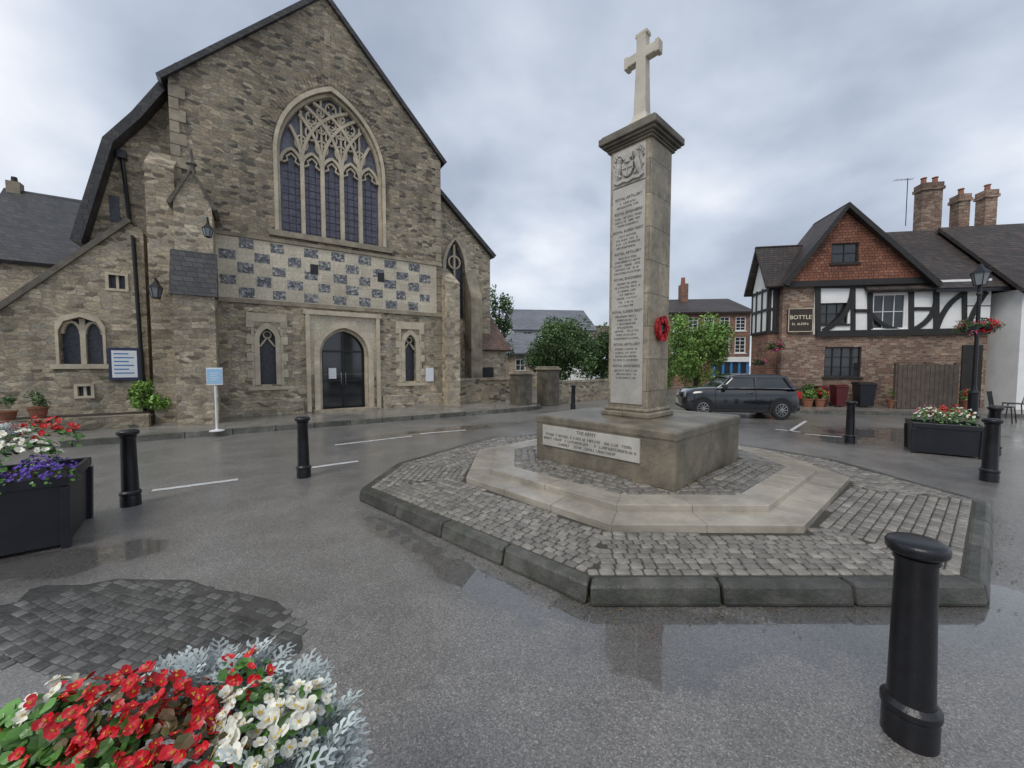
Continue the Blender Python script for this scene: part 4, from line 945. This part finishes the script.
b=MB(); b.slab((el[0]-.2,-.36,el[1]-.1),(el[0]-.2,gd,el[1]-.1),(ap[0],gd,ap[1]+.1),(ap[0],-.36,ap[1]+.1),.1); b.slab((er[0]+.2,-.36,er[1]-.1),(er[0]+.2,gd,er[1]-.1),(ap[0],gd,ap[1]+.1),(ap[0],-.36,ap[1]+.1),.1); b.prism([(el[0],gd-.05,el[1]-.1),(er[0],gd-.05,er[1]-.1),(ap[0],gd-.05,ap[1])],(0,.04,0)); b.build('gable_roof',m_tile,th)
b=MB()
def beam(u1,v1,u2,v2,w,dy=0): b.ribbon([TP(u1,v1),TP(u2,v2)],w,-.075-dy,-.031)
for a in [(815,286,988,286,.18,.02),(815,334,988,331,.22,.02),(817,286,817,334,.18),(852,286,852,334,.15),(869,286,869,334,.16),(910,286,910,334,.16),(935,286,935,332,.17),(963,288,963,332,.14),(852,311,869,311,.12),(910,309,935,309,.12,.001)]: beam(*a)
def curve(p0,p1,p2,w):
    pts=[]
    for k in range(9):
        t=k/8; x=(1-t)**2*p0[0]+2*t*(1-t)*p1[0]+t*t*p2[0]; y=(1-t)**2*p0[1]+2*t*(1-t)*p1[1]+t*t*p2[1]; pts.append(TP(x,y))
    b.ribbon(pts,w,-.07,-.031)
curve((852,290),(848,320),(822,331),.17); curve((935,330),(943,303),(962,294),.16); curve((935,290),(938,318),(912,330),.16); curve((985,292),(970,312),(966,330),.15); curve((869,312),(878,326),(900,331),.12)
b.box(el[0]+.1,er[0]-.1,-.2,-.14,zj-.12,zj+.08)
b.build('timber_frame',m_timber,th)
yl=.30; ld=1.75
a0=TH.P(768,330,yl)[0]; a1=xg-.005; zl0=TH.P(760,332,yl)[1]; zl1=TH.P(760,287,yl)[1]
b=MB(); b.box(a0,a1,yl,ld,-.1,zl0); b.build('left_wing_brick',m_brick,th)
b=MB(); b.box(a0-.02,a1,yl-.03,ld,zl0+.002,zl1); b.build('left_wing_panels',m_white,th)
b=MB()
for x in(a0+.02,(a0+a1)/2,a1-.06): b.box(x-.05,x+.05,yl-.06,yl-.031,zl0,zl1)
for y in(yl+.02,yl+.5,yl+1.0,ld-.06): b.box(a0-.05,a0-.021,y-.05,y+.05,zl0,zl1)
for z in(zl0,(zl0+zl1)/2,zl1-.1): b.box(a0-.052,a1,yl-.065,yl-.0305,z-.05,z+.05); b.box(a0-.053,a0-.0205,yl-.03,ld,z-.05,z+.05)
b.build('left_wing_timbers',m_timber,th)
rg=TH.P(790,245,1.0)[1]
b=MB(); ex=a0-.25; b.slab((ex,-.05,zl1-.05),(ap[0],-.05,zl1-.05),(ap[0],1.0,rg),(ex,1.0,rg),.1); b.slab((ex,ld+.3,zl1-.05),(ap[0],ld+.3,zl1-.05),(ap[0],1.0,rg),(ex,1.0,rg),.1); b.build('left_wing_roof',m_tile,th)
b=MB(); b.prism([(a0,yl,zl1),(a0,ld,zl1),(a0,1.0,rg-.12)],(.05,0,0)); b.build('left_wing_gable',m_white,th)
e2=TP(960,289); r2=TH.P(950,229,2.8)
b=MB(); xr2=TP(1000,289)[0]
b.slab((ap[0]+.8,-.3,e2[1]),(xr2,-.3,e2[1]),(xr2,2.8,r2[1]),(ap[0]+.8,2.8,r2[1]),.12); b.slab((ap[0]+.8,6,e2[1]),(xr2,6,e2[1]),(xr2,2.8,r2[1]),(ap[0]+.8,2.8,r2[1]),.12); b.build('main_roof',m_tile,th)
b=MB(); b.box(xg,xr_,.3,1.7,-.1,zj-.05); b.box(ap[0]+.9,xr_,1.7,5.8,-.1,zj-.05); b.build('rear_wall',m_brick2,th)
b=MB(); b.box(xh,xr2,-.4,-.3,e2[1]-.15,e2[1]-.05); b.build('gutter',m_iron,th)
for (ua,ub,vt,vb,off,npot) in [(920,943,183,236,2.9,2),(957,971,194,232,2.9,1),(983,998,190,230,2.9,1)]:
    xa,xb=TH.P(ua,220,off)[0],TH.P(ub,220,off)[0]; zt=TH.P(ua,vt,off)[1]; zb=TH.P(ua,vb+25,off)[1]
    b=MB(); b.box(xa+.05,xb-.05,off,off+.42,zb,zt-.3); b.box(xa,xb,off-.05,off+.47,zt-.3,zt-.18); b.box(xa+.03,xb-.03,off-.02,off+.44,zt-.18,zt); o=b.build('chimney',m_brick2,th)
    for k in range(npot):
        x=xa+(xb-xa)*(k+.5)/npot; p=MB(); p.lathe([(.12,zt),(.09,zt+.08),(.08,zt+.22),(.11,zt+.24),(.10,zt+.27)],12,(x,off+.2,0)); p.build('chimney_pot',m_terra,o)
b=MB(); x,z=TH.P(911,175,3.0); b.tube([(x+.1,3.3,z-2),(x+.1,3.3,z)],.015,5); b.tube([(x-.4,3.3,z-.05),(x+.3,3.3,z-.05)],.01,4)
for k in range(5): b.tube([(x-.35+k*.15,3.15,z-.05),(x-.35+k*.15,3.45,z-.05)],.006,4)
b.build('aerial',m_iron,th)
sa=TP(786,309); sb_=TP(812,332)
t=thing('hanging_name_board','dark square name board with pale lettering on the brick corner of the timber framed house','sign',TH.W((sa[0]+sb_[0])/2,-.08,(sa[1]+sb_[1])/2),TH.rz)
w=.42; hh=.44
m_brd=M('dark_brown_board',(.045,.028,.018),(.03,.02,.014),.4,6,.05)
b=MB(); b.box(-w,w,-.03,.05,-hh,hh); b.build('board',m_brd,t)
b=MB()
for r in (rect(-w,w,hh-.03,hh),rect(-w,w,-hh,-hh+.03),rect(-w,-w+.03,-hh+.03,hh-.03),rect(w-.03,w,-hh+.03,hh-.03)): b.box(r[0][0],r[1][0],-.045,-.031,r[0][1],r[2][1])
b.build('board_frame',m_trim,t)
m_gold=M('pale_gold_letters',(.85,.78,.58),(.8,.72,.52),.5,5,0)
text('lettering','BOTTLE',.205,m_gold,t,(0,-.036,.1),(pi/2,0,0),ext=.004)
b=MB(); scribble(b,-.28,.28,-.14,.08,-.036,random.Random(6)); b.build('small_lettering',m_gold,t)
b=MB(); b.box(TP(962,340)[0],TP(982,340)[0],-.06,-.02,0,TP(970,345)[1]); b.build('side_door',m_timber,th)
wh=thing('white_house','white rendered house with dark tiled roof at the right edge','house',TH.loc(),TH.rz)
xw0=TP(993,300)[0]; yw_=-.6
b=MB(); b.wall(rect(xw0+.3,xw0+9,-.1,TH.P(1010,289,yw_)[1]),[],yw_,.1,6); b.build('wall',m_white,wh)
add_window(wh,xw0+.75,xw0+1.15,2.3,3.6,y=yw_-.05,rec=.05,nx=2,nz=3,fm=m_timber)
add_window(wh,xw0+1.6,xw0+2.4,2.3,3.5,y=yw_-.05,rec=.05,nx=2,nz=3); add_window(wh,xw0+3.6,xw0+4.6,2.3,3.5,y=yw_-.05,rec=.05,nx=2,nz=3); add_window(wh,xw0+1.3,xw0+2.2,.8,1.8,y=yw_-.05,rec=.05,nx=2,nz=2)
zt=TH.P(1010,289,yw_)[1]; zr=TH.P(1010,224,2.4)[1]
b=MB(); b.slab((xw0+.1,yw_-.3,zt-.1),(xw0+9.3,yw_-.3,zt-.1),(xw0+9.3,2.4,zr),(xw0+.1,2.4,zr),.12); b.slab((xw0+.1,5.6,zt-.1),(xw0+9.3,5.6,zt-.1),(xw0+9.3,2.4,zr),(xw0+.1,2.4,zr),.12); b.build('roof',m_tile,wh)
b=MB(); b.prism([TH.W(x,y,0) for x,y in [(-3.4,-2.0),(3.6,-2.0),(14,-2.6),(14,.0),(-3.4,.3)]],(0,0,.1)); struct(b.build('house_pavement',m_pave))
b=MB(); x=-3.4
while x<3.4:
    b.sh=RN.uniform(1.2,2.0); b.prism([TH.W(p,q,0) for p,q in [(x,-2.14),(x+.79,-2.14),(x+.79,-2.0),(x,-2.0)]],(0,0,.104)); x+=.8
struct(b.build('house_kerb',m_kerb))
fy=-1.0; fa=TH.P(898,380,fy)[0]; fb_=TH.P(958,380,fy)[0]; zt=TH.P(930,364,fy)[1]
t=thing('wooden_fence','grey brown vertical board fence in front of the timber framed house','fence',TH.loc(),TH.rz)
b=MB(); n=13
for k in range(n): x0=fa+(fb_-fa)*k/n; b.box(x0+.006,x0+(fb_-fa)/n-.006,fy,fy+.03,.12,zt+RN.uniform(-.03,.03))
b.build('boards',m_wood,t)
b=MB()
for x in(fa,(fa+fb_)/2,fb_): b.box(x-.05,x+.05,fy+.035,fy+.13,.1,zt+.05)
b.box(fa+.05,fb_-.05,fy+.031,fy+.075,.4,.5); b.box(fa+.05,fb_-.05,fy+.031,fy+.075,zt-.3,zt-.2); b.build('post_and_rail',m_wood,t)
def wbin(u,mat,lab,hgt=.8,w=.19):
    x=TH.P(u,400,-1.1)[0]; t=thing('wheelie_bin',lab,'bin',TH.W(x,-.6,.1),TH.rz+RN.uniform(-.15,.15)); b=MB(); bi=len(b.V)
    for f,z in((.8,.05),(1,hgt*.88)):
        for sx,sy in((-1,-1),(1,-1),(1,1),(-1,1)): b.v((sx*w*f,sy*w*1.1*f,z))
    for k in range(4): k2=(k+1)%4; b.F.append((bi+k,bi+k2,bi+4+k2,bi+4+k))
    b.F.append((bi+3,bi+2,bi+1,bi)); b.F.append((bi+4,bi+5,bi+6,bi+7)); b.build('body',mat,t)
    b=MB(); b.prism([(-w*1.08,-w*1.2,hgt*.885),(-w*1.08,w*1.2,hgt*.885),(-w*1.08,w*1.2,hgt*.98),(-w*1.08,0,hgt),(-w*1.08,-w*1.2,hgt*.93)],(w*2.16,0,0)); b.build('lid',mat,t,bevel=.01)
    for s_ in(-1,1): b=MB(); b.lathe([(.07,-.02),(.08,0),(.07,.02)],14); b.build('wheel',m_tyre,t,loc=(s_*w*.8,w*.9,.075),rot=(0,pi/2,0))
wbin(848,m_binr,'dark red wheeled bin under the brick wall'); wbin(830,m_binr,'leftmost red wheeled bin beside the hedge',.75,.16); wbin(874,m_plast,'black wheeled bin left of the board fence',.9,.24)
for i,(u,lab) in enumerate([(808,'green pot plant at the left front of the timber framed house'),(820,'second pot plant along the front of the timber framed house'),(893,'potted plant between the black bin and board fence'),(968,'potted plant beside the street lamp foot')]):
    x=TH.P(u,400,-.8)[0]; pot_plant(TH.W(x,-.8,.1),.18,.3,m_leafm,lab,50+i,fl=m_red if i%2 else None)
x0=TH.P(790,400,-.5)[0]; x1=TH.P(828,400,-.5)[0]
t=thing('low_hedge','low dark hedge along the foot of the timber framed house','hedge',TH.W((x0+x1)/2,-.45,.1),TH.rz); b=MB(); crown(b,(0,0,.38),(x1-x0)/2,.25,.4,2200,.09,random.Random(40),24,.35); b.build('foliage',m_leafd,t,recalc=False)
b=MB()
for k in range(8): xx=(x1-x0)*(k/7-.5)*.9; b.tube([(xx,0,0),(xx,0,.5)],.015,5)
b.build('stems',m_bark,t)
def basket(loc,r,lab,seed,hang=.5,fm=None):
    t=thing('hanging_basket',lab,'hanging basket',loc,0); b=MB(); b.lathe([(.02,-r*.7),(r*.5,-r*.6),(r*.75,-r*.3),(r*.8,0)],12)
    for k in range(3): a=k*2.1; b.tube([(r*.8*cos(a),r*.8*sin(a),0),(0,0,hang)],.006,4)
    b.build('basket',m_iron,t)
    b=MB(); crown(b,(0,0,.0),r*1.35,r*1.35,r*1.05,700,.06,random.Random(seed),14,.4); b.build('foliage',m_leafd,t,recalc=False)
    b=MB(); crown(b,(0,0,.02),r*1.45,r*1.45,r*1.1,320,.055,random.Random(seed+1),12,.35); b.build('flowers',fm or m_pink,t,recalc=False)
q=TH.W(TP(772,345)[0],-.3,TP(768,347)[1]); basket(q,.24,'hanging flower basket on the left corner of the timber framed house',61)
q=TH.W(TP(759,360)[0],-.1,TP(757,362)[1]); basket(q,.2,'lower flower basket beside the brick left wing',63)
lp=Vector((13.6,11.6,0)); lz=AT(978,287,11.6).z; lp.x=AT(979,300,11.6).x
t=thing('street_lamp','black post lamp with glazed lantern at the right of the timber framed house','street lamp',lp)
b=MB(); b.lathe([(.16,0),(.16,.1),(.11,.15),(.11,.75),(.13,.78),(.07,.85),(.05,1.0),(.045,lz-.25),(.07,lz-.22),(.05,lz-.15),(.04,lz)],16); b.tube([(-.35,0,lz-.55),(.35,0,lz-.55)],.018,6); b.tube([(-.4,0,2.95),(0,0,3.0),(.4,0,2.95)],.016,6); b.build('post',m_iron,t)
mb,gb=MB(),MB(); lantern(mb,gb,(0,0,lz),1.5); o=mb.build('lantern',m_iron,t); gb.build('lantern_glass',m_lglass,o)
basket((lp.x-.24,lp.y,2.72),.24,'pink flower basket on the left arm of the street lamp',71,.28); basket((lp.x+.26,lp.y,2.74),.24,'red flower basket on the right arm of the street lamp',73,.26,fm=m_red)
def chair(loc,rz,lab):
    t=thing('cafe_chair',lab,'chair',loc,rz); b=MB(); b.box(-.2,.2,-.2,.2,.42,.45); b.build('seat',m_iron,t); b=MB()
    b.tube([(-.19,.2,.44),(-.19,.26,.85),(.19,.26,.85),(.19,.2,.44)],.014,6)
    for k in range(4): b.tube([(-.12+k*.08,.21,.46),(-.12+k*.08,.26,.85)],.008,5)
    b.build('backrest',m_iron,t)
    for sx in(-1,1):
        for sy in(-1,1): b=MB(); b.tube([(sx*.18,sy*.18,.43),(sx*.21,sy*.22,0)],.014,6); b.build('leg',m_iron,t)
chair((AT(1003,400,10.9).x,10.9,0),.5,'black metal chair right of the street lamp foot'); chair((AT(1015,400,11.8).x,11.8,0.0),-2.2,'black metal chair at the right edge before the white house')

# ================= CAR =================
def make_car(loc,rz,lab):
    t=thing('parked_car',lab,'car',loc,rz); t.scale=(.90,1,1.04)
    st=[(-1.78,.52,.36,.60),(-1.74,.68,.27,.76),(-1.62,.75,.22,.86),(-1.2,.79,.19,.885),(-.5,.80,.18,.885),(.2,.80,.18,.885),(.8,.795,.18,.88),(1.1,.785,.19,.87),(1.4,.76,.2,.84),(1.62,.70,.23,.77),(1.74,.58,.28,.64),(1.78,.46,.34,.52)]
    b=MB()
    for (x,w,zb,zt) in st:
        hh=zt-zb
        sec=[(0,zb),(w*.9,zb),(w*.985,zb+hh*.12),(w,zb+hh*.4),(w*.985,zb+hh*.72),(w*.94,zb+hh*.9),(w*.82,zt-.01),(w*.4,zt+.012),(0,zt+.02)]
        full=sec+[(-y,z) for y,z in sec[-2:0:-1]]
        for y,z in full: b.v((x,y,z))
    m=16
    for i in range(len(st)-1):
        for k in range(m): k2=(k+1)%m; b.F.append((i*m+k,i*m+k2,(i+1)*m+k2,(i+1)*m+k))
    b.F.append(tuple(range(m))); b.F.append(tuple((len(st)-1)*m+k for k in range(m)))
    b.build('body',m_carp,t,smooth=True)
    def ring(x0,x1,w,z,r=.12,n=5):
        out=[]
        for (cx,cy,a0) in ((x1-r,w-r,0),(x0+r,w-r,pi/2),(x0+r,-w+r,pi),(x1-r,-w+r,3*pi/2)):
            for k in range(n): a=a0+pi/2*k/(n-1); out.append((cx+r*cos(a),cy+r*sin(a),z))
        return out
    def loft(mb,rings):
        b0=len(mb.V); n=len(rings[0])
        for r in rings:
            for p in r: mb.v(p)
        for i in range(len(rings)-1):
            for k in range(n): k2=(k+1)%n; mb.F.append((b0+i*n+k,b0+i*n+k2,b0+(i+1)*n+k2,b0+(i+1)*n+k))
        mb.F.append(tuple(b0+(len(rings)-1)*n+k for k in range(n)))
    b=MB(); loft(b,[ring(-1.68,.74,.73,.86),ring(-1.56,.52,.69,1.0),ring(-1.38,.32,.635,1.18)]); b.build('windows',m_glass,t,smooth=False)
    b=MB(); loft(b,[ring(-1.43,.38,.655,1.175),ring(-1.40,.34,.65,1.21),ring(-1.25,.20,.6,1.255),ring(-1.0,-.1,.4,1.275)]); b.build('roof',m_carp,t,smooth=True)
    b=MB()
    for s_ in(-1,1):
        b.tube([(.72,s_*.71,.86),(.51,s_*.685,1.0),(.33,s_*.63,1.18)],.03,6); b.tube([(-.42,s_*.735,.87),(-.42,s_*.695,1.0),(-.42,s_*.645,1.18)],.03,6); b.tube([(-1.50,s_*.72,.87),(-1.42,s_*.68,1.0),(-1.30,s_*.635,1.18)],.075,6)
    b.build('pillars',m_carp,t)
    b=MB()
    for s_ in(-1,1): b.tube([(-1.55,s_*.745,.875),(-.4,s_*.757,.882),(.8,s_*.75,.875)],.011,5)
    b.build('belt_trim',m_chrome,t)
    for x in(-1.17,1.17):
        for s_ in(-1,1):
            w=MB(); w.lathe([(.17,-.085),(.26,-.085),(.275,-.06),(.275,.06),(.26,.085),(.17,.085)],28); wo=w.build('wheel',m_tyre,t,smooth=False,loc=(x,s_*.74,.275),rot=(s_*-pi/2,0,0))
            r=MB(); r.lathe([(.175,.04),(.18,.088),(.165,.09),(.16,.05)],24)
            for k in range(10):
                a=k*2*pi/10; r.tube([(.03*cos(a),.03*sin(a),.08),(.165*cos(a),.165*sin(a),.075)],.014,5)
            r.lathe([(.04,.06),(.04,.09),(.02,.094)],12); r.build('rim',m_rim,wo)
            d=MB(); d.lathe([(.17,.03),(.17,.04)],20); d.build('brake_disc',m_iron,wo)
            a=MB(); a.ribbon([(x+.315*cos(k*pi/14),.275+.315*sin(k*pi/14)) for k in range(-1,16)],.07,min(s_*.78,s_*.815),max(s_*.78,s_*.815)); a.build('wheel_arch',m_tyre,t)
            q=MB(); q.lathe([(.29,-.01),(.29,.01)],24); q.build('wheel_well',m_tyre,t,loc=(x,s_*.79,.28),rot=(pi/2,0,0))
    b=MB(); b.box(-.85,.85,-.806,.806,.18,.27); b.build('sill_trim',m_tyre,t,bevel=.02)
    b=MB(); b.box(-1.77,-1.6,-.66,.66,.25,.36); b.build('bumper',m_tyre,t,bevel=.02); b=MB(); b.box(1.6,1.76,-.62,.62,.24,.36); b.build('bumper',m_tyre,t,bevel=.02)
    for s_ in(-1,1):
        b=MB(); b.box(-1.79,-1.62,s_*.65-.07,s_*.65+.07,.60,.80); b.build('tail_light',m_tail,t,bevel=.02)
        b=MB(); b.lathe([(.09,-.02),(.09,.02),(.05,.04)],16); b.build('headlight',m_lglass,t,loc=(1.69,s_*.55,.65),rot=(0,pi/2,0))
        b=MB(); b.box(.45,.60,min(s_*.76,s_*.92),max(s_*.76,s_*.92),.88,.99); b.build('mirror',m_carp,t,bevel=.025)
        b=MB(); b.box(-.36,-.18,min(s_*.8,s_*.822),max(s_*.8,s_*.822),.735,.76); b.build('door_handle',m_chrome,t)
        b=MB(); b.box(-.432,-.424,min(s_*.795,s_*.803),max(s_*.795,s_*.803),.27,.87); b.box(.78,.788,min(s_*.79,s_*.80),max(s_*.79,s_*.80),.27,.84); b.build('door_seam',m_tyre,t)
    b=MB(); b.box(-1.795,-1.77,-.25,.25,.40,.5); b.build('number_plate',M('yellow_plate',(.7,.5,.05),(.65,.45,.05),.4,5,0),t)
    return t
cq=G(781,420); car_dir=Vector((-.975,.22)).normalized()
cc=Vector((cq.x,cq.y))+car_dir*1.05+Vector((.22,.975)).normalized()*.8
make_car((cc.x,cc.y,0),atan2(car_dir.y,car_dir.x),'black small hatchback parked behind the memorial plinth')

# ================= BACKGROUND BUILDINGS =================
def simple_house(name,lab,fr,s0,s1,depth,zE,zR,wm,rm,wins,nx=2,nz=2):
    t=thing(name,lab,'house',fr.loc(),fr.rz)
    b=MB(); b.wall(rect(s0,s1,-.1,zE),[rect(*w) for w in wins],0,.1,depth); b.build('wall',wm,t)
    for w in wins: add_window(t,*w,nx=nx,nz=nz,t=.07,bt=.035)
    b=MB(); m=depth/2; b.slab((s0-.25,-.3,zE-.1),(s1+.25,-.3,zE-.1),(s1+.25,m,zR),(s0-.25,m,zR),.15); b.slab((s0-.25,depth+.3,zE-.1),(s1+.25,depth+.3,zE-.1),(s1+.25,m,zR),(s0-.25,m,zR),.15)
    w=MB()
    for x in(s0,s1-.01): w.prism([(x,0,zE),(x,depth,zE),(x,m,zR-.15)],(.01,0,0))
    w.build('gable_wall',wm,t)
    b.build('roof',rm,t); return t
m_gslate=WALL('grey_slate',[(.17,.18,.20),(.22,.23,.25),(.19,.20,.22)],(.08,.08,.09),.3,.2,.01,.0,rough=.5,bump=.3,stain=.3)
fr=Fr((AT(557,370,34).x,34),(1,0.12)); P=fr.P
simple_house('white_gabled_house','pale house with grey slate gable roof behind the dense trees',fr,P(514,340)[0],P(594,340)[0],8,P(557,329)[1],P(557,308)[1]+.4,m_white,m_gslate,[(a-.4,a+.4,3.3,4.5) for a in (-2.6,-.9,.9,2.4)])
fr=Fr((AT(530,370,26).x,26),(1,.2)); P=fr.P
simple_house('stone_cottage','stone cottage with grey roof between the church and the dark tree',fr,P(508,340)[0],P(545,340)[0],6,P(525,352)[1],P(525,330)[1],m_rub2,m_gslate,[(-1.0,-.3,1.2,2.0)])
fr=Fr((AT(708,370,30).x,30),(1,-.10)); P=fr.P
x0,x1=P(668,340)[0],P(750,340)[0]; W_=[]
for k in range(5):
    x=x0+(x1-x0)*(k+.6)/5.2; W_+= [(x-.4,x+.4,P(708,353)[1],P(708,337)[1]),(x-.38,x+.38,P(708,331)[1],P(708,317)[1])]
brk=simple_house('brick_terrace','long red brick terrace with white sash windows behind the bright tree',fr,x0,x1,9,P(708,311)[1],P(708,300)[1]+.8,m_brick,m_tile,W_,nx=2,nz=4)
b=MB(); b.box(P(697,300)[0],P(704,300)[0],3.5,4.5,P(700,310)[1],P(700,290)[1]+1.2); o=b.build('chimney',m_brick,brk)
b=MB(); zc=P(700,290)[1]+1.2; b.lathe([(.2,0),(.16,.6)],10,(P(700,300)[0],4,zc)); b.build('chimney_pot',m_terra,o)
b=MB(); b.box(P(714,370)[0],P(746,370)[0],-.15,-.02,.2,P(730,362)[1]); sf=b.build('shopfront',m_glass,brk)
b=MB(); b.box(P(713,370)[0],P(747,370)[0],-.3,-.02,P(730,362)[1]+.01,P(730,357)[1]); b.build('shop_fascia',m_wpaint,brk)
b=MB()
for u in(713,722,730,738,746): x=P(u,370)[0]; b.box(x-.08,x+.08,-.2,-.151,.0,P(730,362)[1])
b.build('shop_mullions',m_blue,brk)
fr=Fr((AT(635,370,44).x,44),(1,.0)); P=fr.P
simple_house('distant_house','distant low tiled house seen beside the left of the column',fr,P(588,340)[0],P(668,340)[0],8,P(620,342)[1],P(620,322)[1],m_brick2,m_tileb,[(-5,-4.2,2.5,3.7),(3,3.8,2.5,3.7)])
fr=Fr((AT(50,370,15.5).x,15.5),CH.D)
lh=thing('slate_roof_house','house with dark slate roof and small chimney behind the low church wing','house',fr.loc(),fr.rz)
a,c=fr.P(8,188),fr.P(99,203)
zrd=(a[1]+c[1])/2
b=MB(); b.slab((a[0]-.1,0,zrd),(c[0]+1.5,0,zrd),(c[0]+1.5,-3.0,zrd-3.2),(a[0]-.1,-3.0,zrd-3.2),.15); b.slab((a[0]-.1,0,zrd),(c[0]+1.5,0,zrd),(c[0]+1.5,3.0,zrd-3.2),(a[0]-.1,3.0,zrd-3.2),.15); b.build('roof',m_slate,lh)
b=MB(); b.box(a[0],c[0]+1.5,-2.8,2.8,-.1,zrd-3.2); b.prism([(a[0],-2.8,zrd-3.2),(a[0],2.8,zrd-3.2),(a[0],0,zrd-.15)],(.2,0,0)); b.build('wall',m_rub2,lh)
b=MB(); b.box(a[0],a[0]+.35,-.18,.18,zrd-.4,zrd+.25); o=b.build('chimney',m_dress,lh); b=MB(); b.lathe([(.1,zrd+.25),(.08,zrd+.45)],10,(a[0]+.17,0,0)); b.build('chimney_pot',m_iron,o)
xa=CH.P(452,395,-.2)[0]; xb=CH.P(514,395,-.2)[0]
b=MB(); b.box(xa,xb,-.2,.1,0,1.0); b.box(xa-.03,xb+.03,-.24,.14,1.0,1.09); tag(b.build('stone_boundary_wall',m_rub,None,loc=CH.loc(),rot=(0,0,CH.rz)),'low dark rubble wall running right from the church corner','wall')
for (u,w,vt,lab) in [(521,.3,370,'left stone gate pier at the end of the church wall'),(548,.32,366,'right stone gate pier left of the far rubble wall')]:
    q=G(u,408 if u<530 else 405); t=thing('gate_pier',lab,'gate pier',(q.x,q.y,0),CH.rz,'stone gate piers'); h_=AT(u,vt,q.y).z
    b=MB(); b.box(-w,w,-w,w,0,h_-.16); b.build('pier',m_cap,t,bevel=.02); b=MB(); b.box(-w-.06,w+.06,-w-.06,w+.06,h_-.16,h_-.08); b.prism([(-w,-w,h_-.08),(w,-w,h_-.08),(w,w,h_-.08),(-w,w,h_-.08)],(0,0,.06)); b.build('cap',m_dress,t,bevel=.02)
qa=G(556,404); qb=G(640,396)
dv=(qb-qa).normalized()
b=MB(); L=(qb-qa).length; b.box(0,L,0,.3,0,.85); b.box(-.03,L,-.04,.34,.85,.94); tag(b.build('stone_boundary_wall',m_rub2,None,loc=qa,rot=(0,0,atan2(dv.y,dv.x))),'far pale rubble wall below the dark trees left of the column','wall')
# ================= WORLD / LIGHT / CAMERA =================
w=bpy.data.worlds.new('World'); SC.world=w; w.use_nodes=True; nt=w.node_tree; nt.nodes.clear()
tc=nd(nt,'ShaderNodeTexCoord').outputs['Generated']; s=nd(nt,'ShaderNodeSeparateXYZ',{0:tc})
zc=mth(nt,'ADD',mth(nt,'MAXIMUM',s.outputs[2],0.0),.35)
vec=nd(nt,'ShaderNodeCombineXYZ',{0:mth(nt,'DIVIDE',s.outputs[0],zc),1:mth(nt,'DIVIDE',s.outputs[1],zc),2:0.0}).outputs[0]
n1=nd(nt,'ShaderNodeTexNoise',{'Vector':vec,'Scale':.85,'Detail':6,'Roughness':.45,'Distortion':.25}).outputs[0]
n2=nd(nt,'ShaderNodeTexNoise',{'Vector':vec,'Scale':2.6,'Detail':5,'Roughness':.5,'Distortion':.1}).outputs[0]
f=mth(nt,'ADD',mth(nt,'MULTIPLY',n1,.78),mth(nt,'MULTIPLY',n2,.22))
col=ramp(nt,f,[(.37,(.28,.33,.43)),(.46,(.42,.48,.585)),(.54,(.62,.68,.78)),(.63,(.94,.96,1.0))])
hor=ramp(nt,s.outputs[2],[(0.0,1.0),(.32,0.0)])
col=mix(nt,mth(nt,'MULTIPLY',hor,.45),col,(.80,.85,.91))
sky=nd(nt,'ShaderNodeTexSky'); sky.sky_type='NISHITA'; sky.sun_disc=False; sky.sun_elevation=radians(50); sky.sun_rotation=radians(215)
bg1=nd(nt,'ShaderNodeBackground',{'Color':col,'Strength':1.12}); bg2=nd(nt,'ShaderNodeBackground',{'Color':sky.outputs[0],'Strength':.1})
mx=nd(nt,'ShaderNodeMixShader',{'Fac':.1}); link(nt,bg1.outputs[0],mx.inputs[1]); link(nt,bg2.outputs[0],mx.inputs[2])
ow=nd(nt,'ShaderNodeOutputWorld'); link(nt,mx.outputs[0],ow.inputs[0])
sl=bpy.data.lights.new('Sun','SUN'); sl.energy=1.5; sl.angle=radians(25); sl.color=(1,.96,.90); so=bpy.data.objects.new('Sun',sl); COL.objects.link(so)
az=radians(215); elv=radians(50); dvec=Vector((sin(az)*cos(elv),cos(az)*cos(elv),sin(elv))); so.rotation_euler=dvec.to_track_quat('Z','Y').to_euler()
cam=bpy.data.cameras.new('Camera'); co=bpy.data.objects.new('Camera',cam); COL.objects.link(co); co.location=(0,0,CAMH); co.rotation_euler=(pi/2-PIT,0,0)
cam.sensor_width=36; cam.lens=F/1024*36; cam.clip_start=.02; cam.clip_end=2000; SC.camera=co
SC.view_settings.view_transform='Standard'; SC.view_settings.look='None'; SC.view_settings.exposure=0
